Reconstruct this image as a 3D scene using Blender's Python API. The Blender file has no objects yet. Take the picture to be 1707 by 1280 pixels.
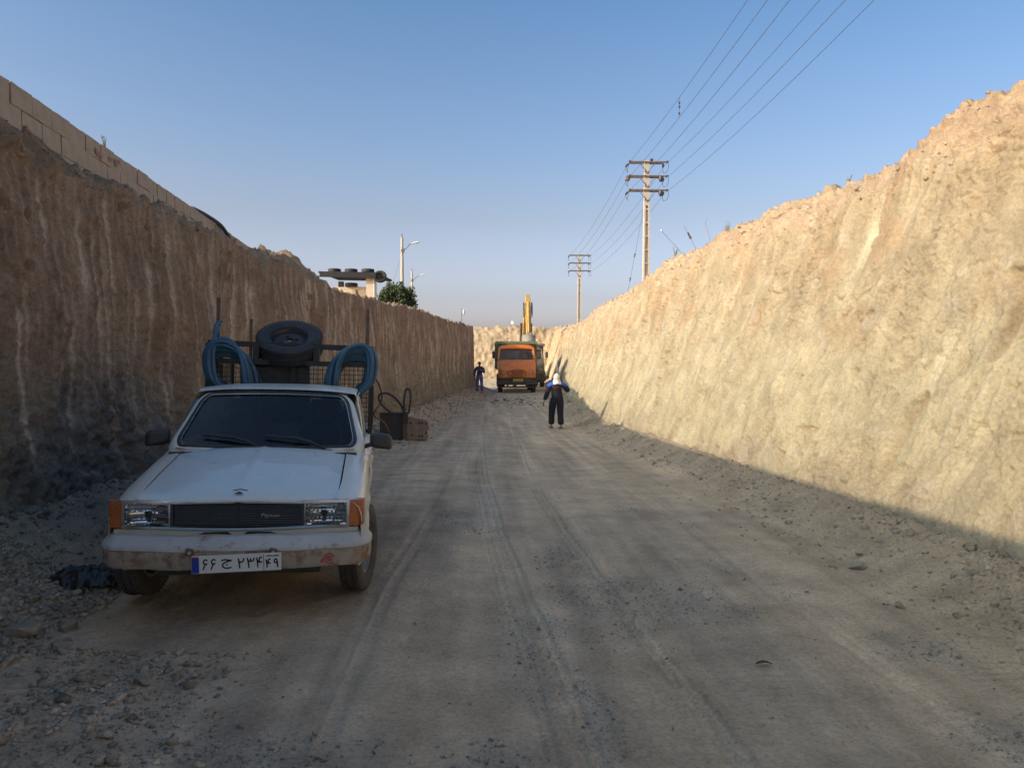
import bpy, bmesh, math, random
import numpy as np
from mathutils import Vector, Matrix, Euler

S = bpy.context.scene
C = S.collection
R = math.radians
random.seed(7)
rng = np.random.default_rng(11)

# ------------------------------------------------------------------ camera, sky, sun, exposure
CAM_Z = 1.55
cam_d = bpy.data.cameras.new('camera')
cam_d.sensor_width = 36.0
cam_d.lens = 36.0 * 1282.0 / 1707.0
cam_d.clip_start = 0.05
cam_d.clip_end = 1500.0
cam = bpy.data.objects.new('camera', cam_d)
C.objects.link(cam)
cam.location = (0, 0, CAM_Z)
cam.rotation_euler = (R(90 - 1.65), 0, R(-2.39))
S.camera = cam

SUN_EL = 24.3
SUN_DIR = Vector((0.899, 0.438, 0)).normalized()          # the way the light travels on the ground
w = bpy.data.worlds.new('World')
S.world = w
w.use_nodes = True
wn = w.node_tree.nodes
wl = w.node_tree.links
wn.clear()
sky = wn.new('ShaderNodeTexSky')
sky.sky_type = 'NISHITA'
sky.sun_disc = False
sky.sun_elevation = R(SUN_EL)
sky.sun_rotation = math.atan2(-SUN_DIR.x, -SUN_DIR.y)
sky.altitude = 900
sky.air_density = 1.0
sky.dust_density = 10.0
sky.ozone_density = 3.4
bg = wn.new('ShaderNodeBackground')
bg.inputs['Strength'].default_value = 0.15
wo = wn.new('ShaderNodeOutputWorld')
# dry dusty air: the lowest sky is a little rosier than a clear one, the same all the way round
tcw = wn.new('ShaderNodeTexCoord')
sep = wn.new('ShaderNodeSeparateXYZ')
wl.new(tcw.outputs['Generated'], sep.inputs[0])
rmp = wn.new('ShaderNodeValToRGB')
for k_, (p_, c_) in enumerate(((0.012, (3.1, 2.5, 2.6)), (0.08, (1.80, 1.42, 1.36)), (0.18, (1.30, 1.05, 0.92)), (0.266, (1.05, 1.0, 0.95)), (0.44, (0.71, 0.88, 0.93)))):
    el_ = rmp.color_ramp.elements[k_] if k_ < 2 else rmp.color_ramp.elements.new(p_)
    el_.position = p_
    el_.color = (*c_, 1)
wl.new(sep.outputs['Z'], rmp.inputs['Fac'])
mul = wn.new('ShaderNodeMix'); mul.data_type = 'RGBA'; mul.blend_type = 'MULTIPLY'
mul.inputs[0].default_value = 1.0
wl.new(sky.outputs[0], mul.inputs[6])
wl.new(rmp.outputs[0], mul.inputs[7])
wl.new(mul.outputs[2], bg.inputs['Color'])
wl.new(bg.outputs[0], wo.inputs['Surface'])

sd = bpy.data.lights.new('sun', 'SUN')
sd.energy = 2.3
sd.angle = R(0.55)
sd.color = (1.0, 0.87, 0.67)
sun = bpy.data.objects.new('sun', sd)
C.objects.link(sun)
ce, se = math.cos(R(SUN_EL)), math.sin(R(SUN_EL))
sun.rotation_euler = Vector((SUN_DIR.x * ce, SUN_DIR.y * ce, -se)).to_track_quat('-Z', 'Y').to_euler()
sun.location = (-20, -10, 20)

S.view_settings.view_transform = 'Standard'
S.view_settings.look = 'None'
S.view_settings.exposure = 0.72
S.view_settings.gamma = 1.0
S.view_settings.use_curve_mapping = False
S.render.engine = 'CYCLES'
S.cycles.max_bounces = 10
S.cycles.diffuse_bounces = 6
S.cycles.transparent_max_bounces = 12
S.cycles.use_denoising = True

# ------------------------------------------------------------------ noise
_p = np.random.default_rng(5).permutation(256).astype(np.int32)
PERM = np.concatenate([_p, _p, _p])
_a = np.random.default_rng(6).normal(size=(256, 3))
GRAD = (_a / np.linalg.norm(_a, axis=1)[:, None]).astype(np.float32)


def pn(x, y, z=0.0, seed=0):
    x = np.asarray(x, np.float32) + seed * 17.31
    y = np.asarray(y, np.float32) + seed * 5.77
    x, y, z = np.broadcast_arrays(x, y, np.asarray(z, np.float32))
    xi = np.floor(x); yi = np.floor(y); zi = np.floor(z)
    fx = x - xi; fy = y - yi; fz = z - zi
    X = xi.astype(np.int32) & 255; Y = yi.astype(np.int32) & 255; Z = zi.astype(np.int32) & 255
    u = fx * fx * fx * (fx * (fx * 6 - 15) + 10)
    v = fy * fy * fy * (fy * (fy * 6 - 15) + 10)
    ww = fz * fz * fz * (fz * (fz * 6 - 15) + 10)

    def g(i, j, k):
        h = PERM[PERM[PERM[(X + i) & 255] + ((Y + j) & 255)] + ((Z + k) & 255)]
        G = GRAD[h]
        return G[..., 0] * (fx - i) + G[..., 1] * (fy - j) + G[..., 2] * (fz - k)
    a = g(0, 0, 0); b = g(1, 0, 0); c = g(0, 1, 0); d = g(1, 1, 0)
    e = g(0, 0, 1); f = g(1, 0, 1); q = g(0, 1, 1); r = g(1, 1, 1)
    x1 = a + u * (b - a); x2 = c + u * (d - c); y1 = x1 + v * (x2 - x1)
    x3 = e + u * (f - e); x4 = q + u * (r - q); y2 = x3 + v * (x4 - x3)
    return (y1 + ww * (y2 - y1)) * 1.6


def fbm(x, y, z, f, o, seed=0, gain=0.5):
    t = 0; a = 1.0
    for i in range(o):
        t = t + a * pn(np.asarray(x) * f, np.asarray(y) * f, np.asarray(z) * f, seed + i * 3)
        a *= gain; f *= 2.03
    return t


def ss(a, b, x):
    t = np.clip((np.asarray(x, np.float64) - a) / (b - a), 0, 1)
    return t * t * (3 - 2 * t)


def lerp(a, b, t):
    return a + (b - a) * t


def mixc(c0, c1, m):
    return c0 + (np.asarray(c1, np.float32) - c0) * np.clip(m, 0, 1)[..., None]


# ------------------------------------------------------------------ materials
def new_mat(name):
    m = bpy.data.materials.new(name)
    m.use_nodes = True
    nt = m.node_tree
    return m, nt, nt.nodes['Principled BSDF']


def N(nt, typ, **kw):
    n = nt.nodes.new(typ)
    for k, v in kw.items():
        setattr(n, k, v)
    return n


def noise_node(nt, scale, detail=4, rough=0.6, vec=None, stretch=None):
    tc = N(nt, 'ShaderNodeTexCoord')
    src = tc.outputs['Object']
    if stretch:
        mp = N(nt, 'ShaderNodeMapping')
        mp.inputs['Scale'].default_value = stretch
        nt.links.new(src, mp.inputs['Vector'])
        src = mp.outputs['Vector']
    n = N(nt, 'ShaderNodeTexNoise')
    n.inputs['Scale'].default_value = scale
    n.inputs['Detail'].default_value = detail
    n.inputs['Roughness'].default_value = rough
    nt.links.new(src, n.inputs['Vector'])
    return n.outputs['Fac']


def ramp(nt, fac, stops):
    r = N(nt, 'ShaderNodeValToRGB')
    e = r.color_ramp.elements
    while len(e) < len(stops):
        e.new(0.5)
    for i, (p, c) in enumerate(stops):
        e[i].position = p
        e[i].color = (c[0], c[1], c[2], 1) if not isinstance(c, (int, float)) else (c, c, c, 1)
    nt.links.new(fac, r.inputs['Fac'])
    return r.outputs['Color']


def mix(nt, fac, a, b, blend='MIX'):
    n = N(nt, 'ShaderNodeMix', data_type='RGBA', blend_type=blend)
    for sock, v in ((n.inputs[0], fac), (n.inputs[6], a), (n.inputs[7], b)):
        if hasattr(v, 'is_linked') or isinstance(v, bpy.types.NodeSocket):
            nt.links.new(v, sock)
        elif isinstance(v, (int, float)):
            sock.default_value = v
        else:
            sock.default_value = (v[0], v[1], v[2], 1)
    return n.outputs[2]


def bump(nt, bs, h, strength, dist, prev=None):
    b = N(nt, 'ShaderNodeBump')
    b.inputs['Strength'].default_value = strength
    b.inputs['Distance'].default_value = dist
    nt.links.new(h, b.inputs['Height'])
    if prev is not None:
        nt.links.new(prev, b.inputs['Normal'])
    nt.links.new(b.outputs[0], bs.inputs['Normal'])
    return b.outputs[0]


def plain(name, col, rough=0.5, metal=0.0, var=0.15, scale=6.0, bmp=0.0, bscale=60.0, dust=0.0,
          dustcol=(0.33, 0.28, 0.21), rust=0.0, rustcol=(0.16, 0.07, 0.035), rscale=5.0, coat=0.0, alpha_trans=0.0):
    """A worn material: base colour with noise variation, optional dust film, rust blotches and fine relief."""
    m, nt, bs = new_mat(name)
    f = noise_node(nt, scale)
    lo = tuple(c * (1 - var) for c in col); hi = tuple(min(1, c * (1 + var)) for c in col)
    colr = ramp(nt, f, [(0.3, lo), (0.7, hi)])
    ro = None
    if rust > 0:
        rf = ramp(nt, noise_node(nt, rscale, 8, 0.72), [(1 - rust - 0.06, 0.0), (1 - rust + 0.04, 1.0)])
        rc = ramp(nt, noise_node(nt, 30, 3), [(0.3, tuple(c * 0.5 for c in rustcol)), (0.7, tuple(min(1, c * 1.6) for c in rustcol))])
        colr = mix(nt, rf, colr, rc)
    if dust > 0:
        df = ramp(nt, noise_node(nt, 3.1, 6, 0.65), [(0.25, dust * 0.35), (0.8, min(1, dust * 1.5))])
        colr = mix(nt, df, colr, dustcol)
    nt.links.new(colr, bs.inputs['Base Color'])
    rr = ramp(nt, noise_node(nt, scale * 2.3), [(0.3, max(0.03, rough - 0.08)), (0.7, min(1, rough + 0.12))])
    nt.links.new(rr, bs.inputs['Roughness'])
    bs.inputs['Metallic'].default_value = metal
    bs.inputs['Coat Weight'].default_value = coat
    if bmp > 0:
        bump(nt, bs, noise_node(nt, bscale, 4), bmp, 0.01)
    return m


def earth(name, fine=38.0, amp=0.02, spec=0.15, con=1.0):
    """Dug earth: pigment from the colour attribute, broken up by several noises, with fine relief."""
    m, nt, bs = new_mat(name)
    at = N(nt, 'ShaderNodeAttribute', attribute_name='Col')
    n1 = ramp(nt, noise_node(nt, 2.3, 6, 0.62), [(0.34, 0.80), (0.66, 1.16)])
    n2 = ramp(nt, noise_node(nt, fine, 5, 0.7), [(0.34, 1 - 0.34 * con), (0.5, 1.0), (0.68, 1 + 0.22 * con)])
    c = mix(nt, 1.0, at.outputs['Color'], n1, 'MULTIPLY')
    c = mix(nt, 1.0, c, n2, 'MULTIPLY')
    nt.links.new(c, bs.inputs['Base Color'])
    bs.inputs['Roughness'].default_value = 0.95
    bs.inputs['Specular IOR Level'].default_value = spec
    p = bump(nt, bs, noise_node(nt, fine * 0.40, 8, 0.74), 0.9, amp * 2.2)
    bump(nt, bs, noise_node(nt, fine * 2.2, 5, 0.75), 0.7, amp * 0.7, p)
    return m


M = {}


# ------------------------------------------------------------------ object helpers
def link(name, me, mat=None, parent=None, smooth=None):
    o = bpy.data.objects.new(name, me)
    C.objects.link(o)
    if mat is not None and len(me.materials) == 0:
        me.materials.append(mat)
    if parent is not None:
        o.parent = parent
    return o


def tag(o, label=None, cat=None, group=None, kind=None):
    if label: o['label'] = label
    if cat: o['category'] = cat
    if group: o['group'] = group
    if kind: o['kind'] = kind
    return o


def thing(name, label, cat, loc=(0, 0, 0), rot=(0, 0, 0), group=None):
    o = bpy.data.objects.new(name, None)
    o.empty_display_size = 0.2
    C.objects.link(o)
    o.location = loc
    o.rotation_euler = rot
    return tag(o, label, cat, group)


def copy_tree(o, parent=None):
    c = o.copy()
    C.objects.link(c)
    if parent is not None:
        c.parent = parent
    for ch in list(o.children):
        copy_tree(ch, c)
    return c


def grid_mesh(name, P, col=None, mat=None, mask=None, smooth=True):
    """P: (nr, nc, 3) array of points -> one quad sheet; col: (nr, nc, 3) pigment."""
    nr, nc = P.shape[:2]
    me = bpy.data.meshes.new(name)
    idx = np.arange(nr * nc, dtype=np.int32).reshape(nr, nc)
    q = np.stack([idx[:-1, :-1], idx[:-1, 1:], idx[1:, 1:], idx[1:, :-1]], -1).reshape(-1, 4)
    me.vertices.add(nr * nc)
    me.vertices.foreach_set('co', P.astype(np.float32).ravel())
    me.loops.add(q.size)
    me.loops.foreach_set('vertex_index', q.ravel())
    me.polygons.add(len(q))
    me.polygons.foreach_set('loop_start', np.arange(0, q.size, 4, dtype=np.int32))
    me.polygons.foreach_set('use_smooth', np.full(len(q), smooth))
    me.update(calc_edges=True)
    if col is not None:
        a = me.color_attributes.new('Col', 'FLOAT_COLOR', 'POINT')
        cc = np.ones((nr * nc, 4), np.float32)
        cc[:, :3] = np.clip(col.reshape(-1, 3), 0.01, 0.95)
        a.data.foreach_set('color', cc.ravel())
    if mat: me.materials.append(mat)
    return me


class MB:
    """Collects shapes; build() links them as ONE mesh object."""
    def __init__(self):
        self.v = []; self.f = []

    def add(self, vs, fs, T=None):
        b = len(self.v)
        if T is not None:
            vs = [T @ Vector(p) for p in vs]
        self.v += [tuple(p) for p in vs]
        self.f += [tuple(b + i for i in f) for f in fs]
        return self

    def box(self, c, s, rot=None, taper=None):
        x, y, z = s[0] / 2, s[1] / 2, s[2] / 2
        vs = [(-x, -y, -z), (x, -y, -z), (x, y, -z), (-x, y, -z), (-x, -y, z), (x, -y, z), (x, y, z), (-x, y, z)]
        if taper:
            vs = vs[:4] + [(p[0] * taper[0], p[1] * taper[1], p[2]) for p in vs[4:]]
        T = Matrix.Translation(c)
        if rot: T = T @ Euler(rot).to_matrix().to_4x4()
        return self.add(vs, [(0, 3, 2, 1), (4, 5, 6, 7), (0, 1, 5, 4), (1, 2, 6, 5), (2, 3, 7, 6), (3, 0, 4, 7)], T)

    def bar(self, a, b, wx, wy=None):
        a = Vector(a); b = Vector(b); wy = wy or wx
        d = b - a; L = d.length
        q = d.to_track_quat('Z', 'Y').to_matrix().to_4x4()
        T = Matrix.Translation((a + b) / 2) @ q
        x, y, z = wx / 2, wy / 2, L / 2
        vs = [(-x, -y, -z), (x, -y, -z), (x, y, -z), (-x, y, -z), (-x, -y, z), (x, -y, z), (x, y, z), (-x, y, z)]
        return self.add(vs, [(0, 3, 2, 1), (4, 5, 6, 7), (0, 1, 5, 4), (1, 2, 6, 5), (2, 3, 7, 6), (3, 0, 4, 7)], T)

    def tube(self, pts, r, n=8, closed=False, cap=True):
        pts = [Vector(p) for p in pts]
        m = len(pts)
        rs = r if isinstance(r, (list, tuple)) else [r] * m
        vs = []; up = None
        for i, p in enumerate(pts):
            if closed: t = pts[(i + 1) % m] - pts[i - 1]
            else: t = pts[min(i + 1, m - 1)] - pts[max(i - 1, 0)]
            if t.length < 1e-9: t = Vector((0, 0, 1))
            t.normalize()
            if up is None:
                up = Vector((0, 0, 1)) if abs(t.z) < 0.9 else Vector((1, 0, 0))
            u = (up - t * up.dot(t))
            if u.length < 1e-6: u = t.orthogonal()
            u.normalize(); v = t.cross(u); up = u
            for k in range(n):
                a = 2 * math.pi * k / n
                vs.append(p + (u * math.cos(a) + v * math.sin(a)) * rs[i])
        fs = []
        for i in range(m if closed else m - 1):
            j = (i + 1) % m
            for k in range(n):
                l = (k + 1) % n
                fs.append((i * n + k, i * n + l, j * n + l, j * n + k))
        if cap and not closed:
            fs.append(tuple(range(n - 1, -1, -1)))
            fs.append(tuple((m - 1) * n + k for k in range(n)))
        return self.add(vs, fs)

    def lathe(self, prof, T=None, n=32, closed=False):
        """prof: (r, z) pairs about local Z."""
        vs = []; fs = []; m = len(prof)
        for r, z in prof:
            for k in range(n):
                a = 2 * math.pi * k / n
                vs.append((r * math.cos(a), r * math.sin(a), z))
        for i in range(m if closed else m - 1):
            j = (i + 1) % m
            for k in range(n):
                l = (k + 1) % n
                fs.append((i * n + k, i * n + l, j * n + l, j * n + k))
        return self.add(vs, fs, T)

    def disc(self, c, r, normal, n=20, thick=0.0):
        q = Vector(normal).to_track_quat('Z', 'Y').to_matrix().to_4x4()
        T = Matrix.Translation(c) @ q
        return self.lathe([(1e-4, 0), (r, 0), (r, -thick), (1e-4, -thick)] if thick else [(1e-4, 0), (r, 0)], T, n)

    def grid(self, rows, flip=False, closed=False):
        """rows: list of equal-length point lists."""
        nr = len(rows); nc = len(rows[0])
        vs = [p for r_ in rows for p in r_]
        fs = []
        for i in range(nr - 1):
            for j in range(nc if closed else nc - 1):
                k = (j + 1) % nc
                f = (i * nc + j, i * nc + k, (i + 1) * nc + k, (i + 1) * nc + j)
                fs.append(f[::-1] if flip else f)
        return self.add(vs, fs)

    def prism(self, poly, axis, a, b):
        """poly: 2-D outline extruded along axis (0, 1, 2) between a and b."""
        def p3(p, t):
            return {0: (t, p[0], p[1]), 1: (p[0], t, p[1]), 2: (p[0], p[1], t)}[axis]
        n = len(poly)
        vs = [p3(p, a) for p in poly] + [p3(p, b) for p in poly]
        fs = [tuple(range(n))[::-1], tuple(range(n, 2 * n))] + [(i, (i + 1) % n, n + (i + 1) % n, n + i) for i in range(n)]
        return self.add(vs, fs)

    def mesh(self, name, mat=None, sharp=40, recalc=True):
        me = bpy.data.meshes.new(name)
        me.from_pydata(self.v, [], self.f)
        me.update()
        if recalc:
            bm = bmesh.new(); bm.from_mesh(me)
            bmesh.ops.recalc_face_normals(bm, faces=bm.faces)
            bm.to_mesh(me); bm.free()
        me.polygons.foreach_set('use_smooth', np.ones(len(me.polygons), dtype=bool))
        me.set_sharp_from_angle(angle=R(sharp))
        if mat: me.materials.append(mat)
        return me

    def build(self, name, mat, parent=None, sharp=40, bevel=0.0, solid=0.0, recalc=True):
        o = link(name, self.mesh(name, mat, sharp, recalc), mat, parent)
        if solid:
            s = o.modifiers.new('thickness', 'SOLIDIFY'); s.thickness = solid; s.offset = -1 if solid > 0 else 1
            s.thickness = abs(solid)
        if bevel:
            b = o.modifiers.new('bevel', 'BEVEL'); b.width = bevel; b.segments = 2; b.limit_method = 'ANGLE'; b.angle_limit = R(40)
        return o


def skin_mesh(name, verts, edges, radii, sub=2):
    me = bpy.data.meshes.new(name + '_frame')
    me.from_pydata(verts, edges, [])
    o = bpy.data.objects.new(name + '_frame', me)
    C.objects.link(o)
    md = o.modifiers.new('skin', 'SKIN')
    md.use_smooth_shade = True
    if not me.skin_vertices:
        bmx = bmesh.new(); bmx.from_mesh(me); bmx.verts.layers.skin.verify(); bmx.to_mesh(me); bmx.free()
    for i, sv in enumerate(me.skin_vertices[0].data):
        r = radii[i]
        sv.radius = r if isinstance(r, tuple) else (r, r)
        sv.use_root = (i == 0)
    s = o.modifiers.new('sub', 'SUBSURF'); s.levels = sub; s.render_levels = sub
    dg = bpy.context.evaluated_depsgraph_get()
    out = bpy.data.meshes.new_from_object(o.evaluated_get(dg))
    out.name = name
    bpy.data.objects.remove(o)
    bpy.data.meshes.remove(me)
    out.polygons.foreach_set('use_smooth', np.ones(len(out.polygons), dtype=bool))
    return out


def text_mesh(name, s, size, depth, shear=0.0):
    cu = bpy.data.curves.new(name, 'FONT')
    cu.body = s; cu.size = size; cu.extrude = depth; cu.shear = shear; cu.align_x = 'CENTER'; cu.align_y = 'CENTER'
    o = bpy.data.objects.new(name, cu)
    C.objects.link(o)
    dg = bpy.context.evaluated_depsgraph_get()
    me = bpy.data.meshes.new_from_object(o.evaluated_get(dg))
    bpy.data.objects.remove(o)
    bpy.data.curves.remove(cu)
    return me

# ------------------------------------------------------------------ the trench: ground, cut banks, plateaus
LF_Y = np.array([-20, 0, 8, 15, 22, 30, 38, 46, 60.0])
LF_X = np.array([-3.86, -3.84, -3.76, -3.3, -2.6, -1.8, -1.0, -0.12, 1.2])
RF_Y = np.array([-20, 0, 8, 20, 32, 45, 60, 80.0])
RF_X = np.array([3.60, 3.62, 3.60, 3.52, 3.62, 4.6, 5.5, 6.2])


def left_x(y):  return np.interp(y, LF_Y, LF_X)
def right_x(y): return np.interp(y, RF_Y, RF_X)


def base_z(y):
    return np.interp(y, [-20, 5, 8, 14, 22, 45, 60, 80], [-0.1, -0.1, -0.12, -0.24, -0.42, -0.28, -0.2, -0.1])


def ground_z(x, y):
    """Height of the trench floor without its finest relief."""
    x = np.asarray(x, np.float64); y = np.asarray(y, np.float64)
    dl = x - left_x(y); dr = right_x(y) - x
    z = base_z(y)
    z = z + 0.42 * (1 - ss(0.0, 1.25, dl)) ** 1.5 * (y < 47) + 0.24 * (1 - ss(-0.1, 0.60, dr)) ** 1.4
    z = z + 0.16 * np.exp(-(((x + 2.9) / 0.75) ** 2 + ((y - 3.0) / 1.3) ** 2))        # loose heap by the left wall
    z = z + 0.05 * pn(x * 0.35, y * 0.22, 0, 3) * ss(5.5, 8, np.abs(y - 5.3) + np.abs(x + 1.8) * 2 + 1.2)
    return z


def track(x, y, xs, ys, w, tread, wob=0.02):
    """Tyre track: two worn grooves with lugs; returns (height, mask)."""
    xc = np.interp(y, ys, xs) + wob * pn(y * 0.6, 3.3, 0, int(xs[0] * 10) + 40)
    d = (x - xc) / w
    m = ss(1.15, 0.8, np.abs(d))
    prof = -0.55 + 0.75 * np.exp(-(d / 0.16) ** 2) + 0.55 * np.exp(-((np.abs(d) - 1.08) / 0.15) ** 2)
    lug = 0.30 * np.sin(2 * np.pi * (y / tread + 0.35 * np.sign(d))) * (np.abs(d) < 0.95)
    keep = ss(-0.75, -0.1, pn(y * 0.5, xc * 2, 0, 51))
    edge = np.exp(-((np.abs(d) - 1.05) / 0.22) ** 2) + 0.5 * np.exp(-(d / 0.12) ** 2)
    return (prof + lug) * m * keep, m * keep, edge * keep


yv = [-8.0]
while yv[-1] < 82:
    y = yv[-1]
    yv.append(y + (0.35 if y < 1.8 else max(0.0125, 0.00085 * y * y if y < 20 else 0.34)))
gy = np.array(yv)
gx = np.concatenate([np.linspace(-30, -5.4, 12), np.arange(-5.2, 5.2, 0.0155), np.linspace(5.3, 8, 40), np.linspace(9, 30, 8)])
GX, GY = np.meshgrid(gx, gy)
GZ = ground_z(GX, GY)
dl = GX - left_x(GY); dr = right_x(GY) - GX
rough_l = ss(2.3, 0.5, dl + 0.35 * pn(GX * 1.1, GY * 0.8, 0, 61)) * (GY < 47)
rough_r = ss(0.95, 0.10, dr + 0.25 * pn(GX * 1.1, GY * 0.8, 0, 62))
rough_l = np.maximum(rough_l, ss(0.15, 0.7, -0.62 - 0.55 * (GX + 0.85) - 0.32 * (GY - 2.4) + 0.35 * pn(GX * 1.3, GY * 1.3, 0, 63)) * ss(5.0, 3.6, GY))
rough = np.maximum(rough_l, rough_r)
gravel = ss(0.12, 0.5, fbm(GX, GY * 0.55, 0, 0.9, 3, 70) - 0.12) * (1 - rough)
for (cx, cy, rx, ry) in ((0.42, 4.75, 0.28, 0.3), (0.3, 4.2, 0.2, 0.7), (-0.9, 3.15, 0.5, 0.35), (0.05, 3.1, 0.3, 0.25), (0.55, 3.5, 0.12, 0.7), (2.6, 4.3, 0.35, 0.3), (2.4, 3.2, 0.4, 0.3)):
    gravel = np.maximum(gravel, ss(1.25, 0.35, np.hypot((GX - cx) / rx, (GY - cy) / ry) + 0.5 * pn(GX * 6, GY * 6, 0, 71)))
th = np.zeros_like(GX); tm = np.zeros_like(GX); te = np.zeros_like(GX)
for xs, ys, wd, tr, hh in (
        ([1.12, 1.05, 0.92, 0.80, 0.75, 0.9, 1.3], [2.0, 3.5, 5.5, 7.5, 12, 22, 40], 0.055, 0.055, 1.0),
        ([1.32, 1.22, 1.07, 0.95, 0.9, 1.0, 1.4], [2.0, 3.5, 5.5, 7.5, 12, 22, 40], 0.05, 0.05, 0.5),
        ([0.52, 0.42, 0.30, 0.20, 0.05, 0.0, 0.4], [2.0, 4.0, 5.5, 7.5, 12, 22, 40], 0.055, 0.055, 0.9),
        ([0.36, 0.26, 0.15, 0.05, -0.1, -0.2, 0.2], [2.0, 4.0, 5.5, 7.5, 12, 22, 40], 0.045, 0.05, 0.55),
        ([1.85, 1.72, 1.62, 1.5, 1.5, 1.8, 2.0], [2.0, 4.0, 5.5, 7.5, 12, 22, 40], 0.06, 0.06, 0.35),
        ([-0.75, -0.72, -0.7, -0.6, -0.4, -0.3, 0.1], [2.0, 4.0, 5.5, 7.5, 12, 22, 40], 0.09, 0.07, 0.4),
        ([2.25, 2.2, 2.15, 2.1, 2.0, 2.2, 2.6], [2.0, 4.0, 5.5, 7.5, 12, 22, 40], 0.08, 0.07, 0.5)):
    a, b, e = track(GX, GY, xs, ys, wd, tr)
    th = th + a * hh; tm = np.maximum(tm, b * hh); te = np.maximum(te, e * hh)
ripm = ss(0.0, 0.5, pn(GX * 0.8, GY * 0.45, 0, 80)) * ss(0.2, 0.6, np.sin(GX * 5.2 + 0.5 * pn(GX, GY * 0.3, 0, 81))) * (1 - rough) * ss(22, 9, GY)
rip = ripm * np.sin(2 * np.pi * GY / 0.075 + 2.2 * pn(GX * 2, GY * 0.7, 0, 82))
fineness = ss(30, 9, GY)
flat_car = 1 - np.exp(-(((GX + 1.7) / 1.1) ** 4 + ((GY - 6.2) / 2.4) ** 4))
GZ = GZ + 0.012 * fbm(GX, GY, 0, 1.7, 3, 83) * flat_car + 0.0055 * fbm(GX, GY, 0, 9, 3, 84) * fineness + 0.004 * fbm(GX * 4.0, GY * 0.35, 0, 1.0, 2, 89)
GZ = GZ + 0.028 * th * fineness * (1 - rough) + 0.0065 * rip
clod = np.abs(fbm(GX, GY, 0, 5.5, 3, 85)) * 0.06 + np.abs(fbm(GX, GY, 0, 17, 2, 86)) * 0.035
GZ = GZ + rough * clod * (0.25 + 0.75 * flat_car) + gravel * np.abs(fbm(GX, GY, 0, 24, 2, 87)) * 0.012 * fineness
GZ = GZ - 0.02 * ss(0.45, 0.75, np.abs(pn(GX * 0.5, GY * 0.18, 0, 88))) * 0
colg = np.broadcast_to(np.array([0.45, 0.385, 0.30], np.float32), GX.shape + (3,)).copy()
colg = mixc(colg, (0.53, 0.43, 0.315), ss(-0.1, 0.7, fbm(GX, GY * 0.4, 0, 0.42, 3, 90)) * 0.85)
colg = mixc(colg, (0.37, 0.335, 0.285), ss(0.0, 0.7, fbm(GX, GY * 0.35, 0, 0.6, 3, 92)) * 0.7)
colg = mixc(colg, (0.55, 0.46, 0.345), ss(0.1, 0.6, pn(GX * 2.6, GY * 0.22, 0, 93)) * 0.5 * (1 - rough))
colg = mixc(colg, (0.36, 0.33, 0.29), gravel * 0.5)
colg = mixc(colg, (0.56, 0.465, 0.35), tm * 0.5)  # pale groove dust, strengthened in place of relief shading too soft to show
colg = mixc(colg, (0.26, 0.225, 0.18), te * 0.36)
colg = mixc(colg, (0.30, 0.26, 0.21), np.clip(rip * 0.35, 0, 1))
colg = mixc(colg, (0.40, 0.33, 0.24), rough_l * 0.6)
colg = mixc(colg, (0.35, 0.28, 0.205), rough_r * 0.7)
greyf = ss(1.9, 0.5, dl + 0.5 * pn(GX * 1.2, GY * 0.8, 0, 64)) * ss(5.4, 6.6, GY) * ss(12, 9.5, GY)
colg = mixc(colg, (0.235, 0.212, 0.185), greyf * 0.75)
streaky = fbm(GX * 3.4, GY * 0.16, 0, 1.0, 3, 94) * (1 - rough)
colg = colg * (1 + 0.27 * np.clip(streaky, -1, 1))[..., None].astype(np.float32)
colg = colg * np.array([1.27, 1.165, 1.04], np.float32)
M['ground'] = earth('trampled_earth', 46.0, 0.014, con=0.7)
g_o = link('ground', grid_mesh('ground', np.stack([GX, GY, GZ], -1), colg, M['ground']))
tag(g_o, kind='structure')


def sweep(P, disp):
    """Pushes a sheet along its own normals."""
    du = np.gradient(P, axis=1); dv = np.gradient(P, axis=0)
    n = np.cross(du, dv)
    n /= np.maximum(np.linalg.norm(n, axis=-1, keepdims=True), 1e-9)
    return P + n * disp[..., None]


def rows_y(y0, y1, near, k):
    r = [y0]
    while r[-1] < y1:
        r.append(r[-1] + max(near, k * abs(r[-1])))
    return np.array(r)


# --- left cut (in shade), with a rounded end where the trench opens out
WALL_Y0, WALL_Y1 = -1.6, 18.0


def wall_x(y):  return -4.2 - 0.0842 * (np.asarray(y) - 6.73)


ly = rows_y(-7, 47.6, 0.026, 0.0042)
prof_t = np.concatenate([np.linspace(0, 1, 190), np.linspace(1, 2, 62)[1:], np.linspace(2, 2.6, 8)[1:]])
TL, YL = np.meshgrid(prof_t, ly)
xf = left_x(YL)
curl = np.clip((YL - 45.2) / 2.4, 0, 1)
xf = xf - 1.9 * (1 - np.sqrt(np.clip(1 - curl ** 2, 0, 1)))
edge_z = 3.38 + 0.16 * fbm(YL, 0 * YL, 0, 0.45, 3, 100) + np.interp(YL, [-8, 11.0, 12.8, 14.2, 15.4, 17, 24, 30, 47], [0, 0, -0.12, -0.02, -0.12, -0.18, -0.12, 0.02, 0.20])
zb = base_z(YL) - 0.25
s = np.clip(TL, 0, 1)
zz = zb + (edge_z - zb) * s
xx = xf - 0.30 * s - 0.05 * np.sin(s * 5) + 0.10 * (1 - ss(0, 0.35, s))
t2 = np.clip(TL - 1, 0, 1)
x_in = np.where(YL < 18.3, wall_x(YL) - 0.05, xf - 2.6)
x_in = np.minimum(x_in, xf - 0.33 - 0.25)
z_in = np.where(YL < 18.3, np.interp(YL, [5, 9, 15], [3.72, 3.66, 3.50]), edge_z + 0.10)
hump = 0.40 * np.exp(-((YL - 16.0) / 0.8) ** 2) * np.sin(np.pi * t2) ** 0.8
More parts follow.
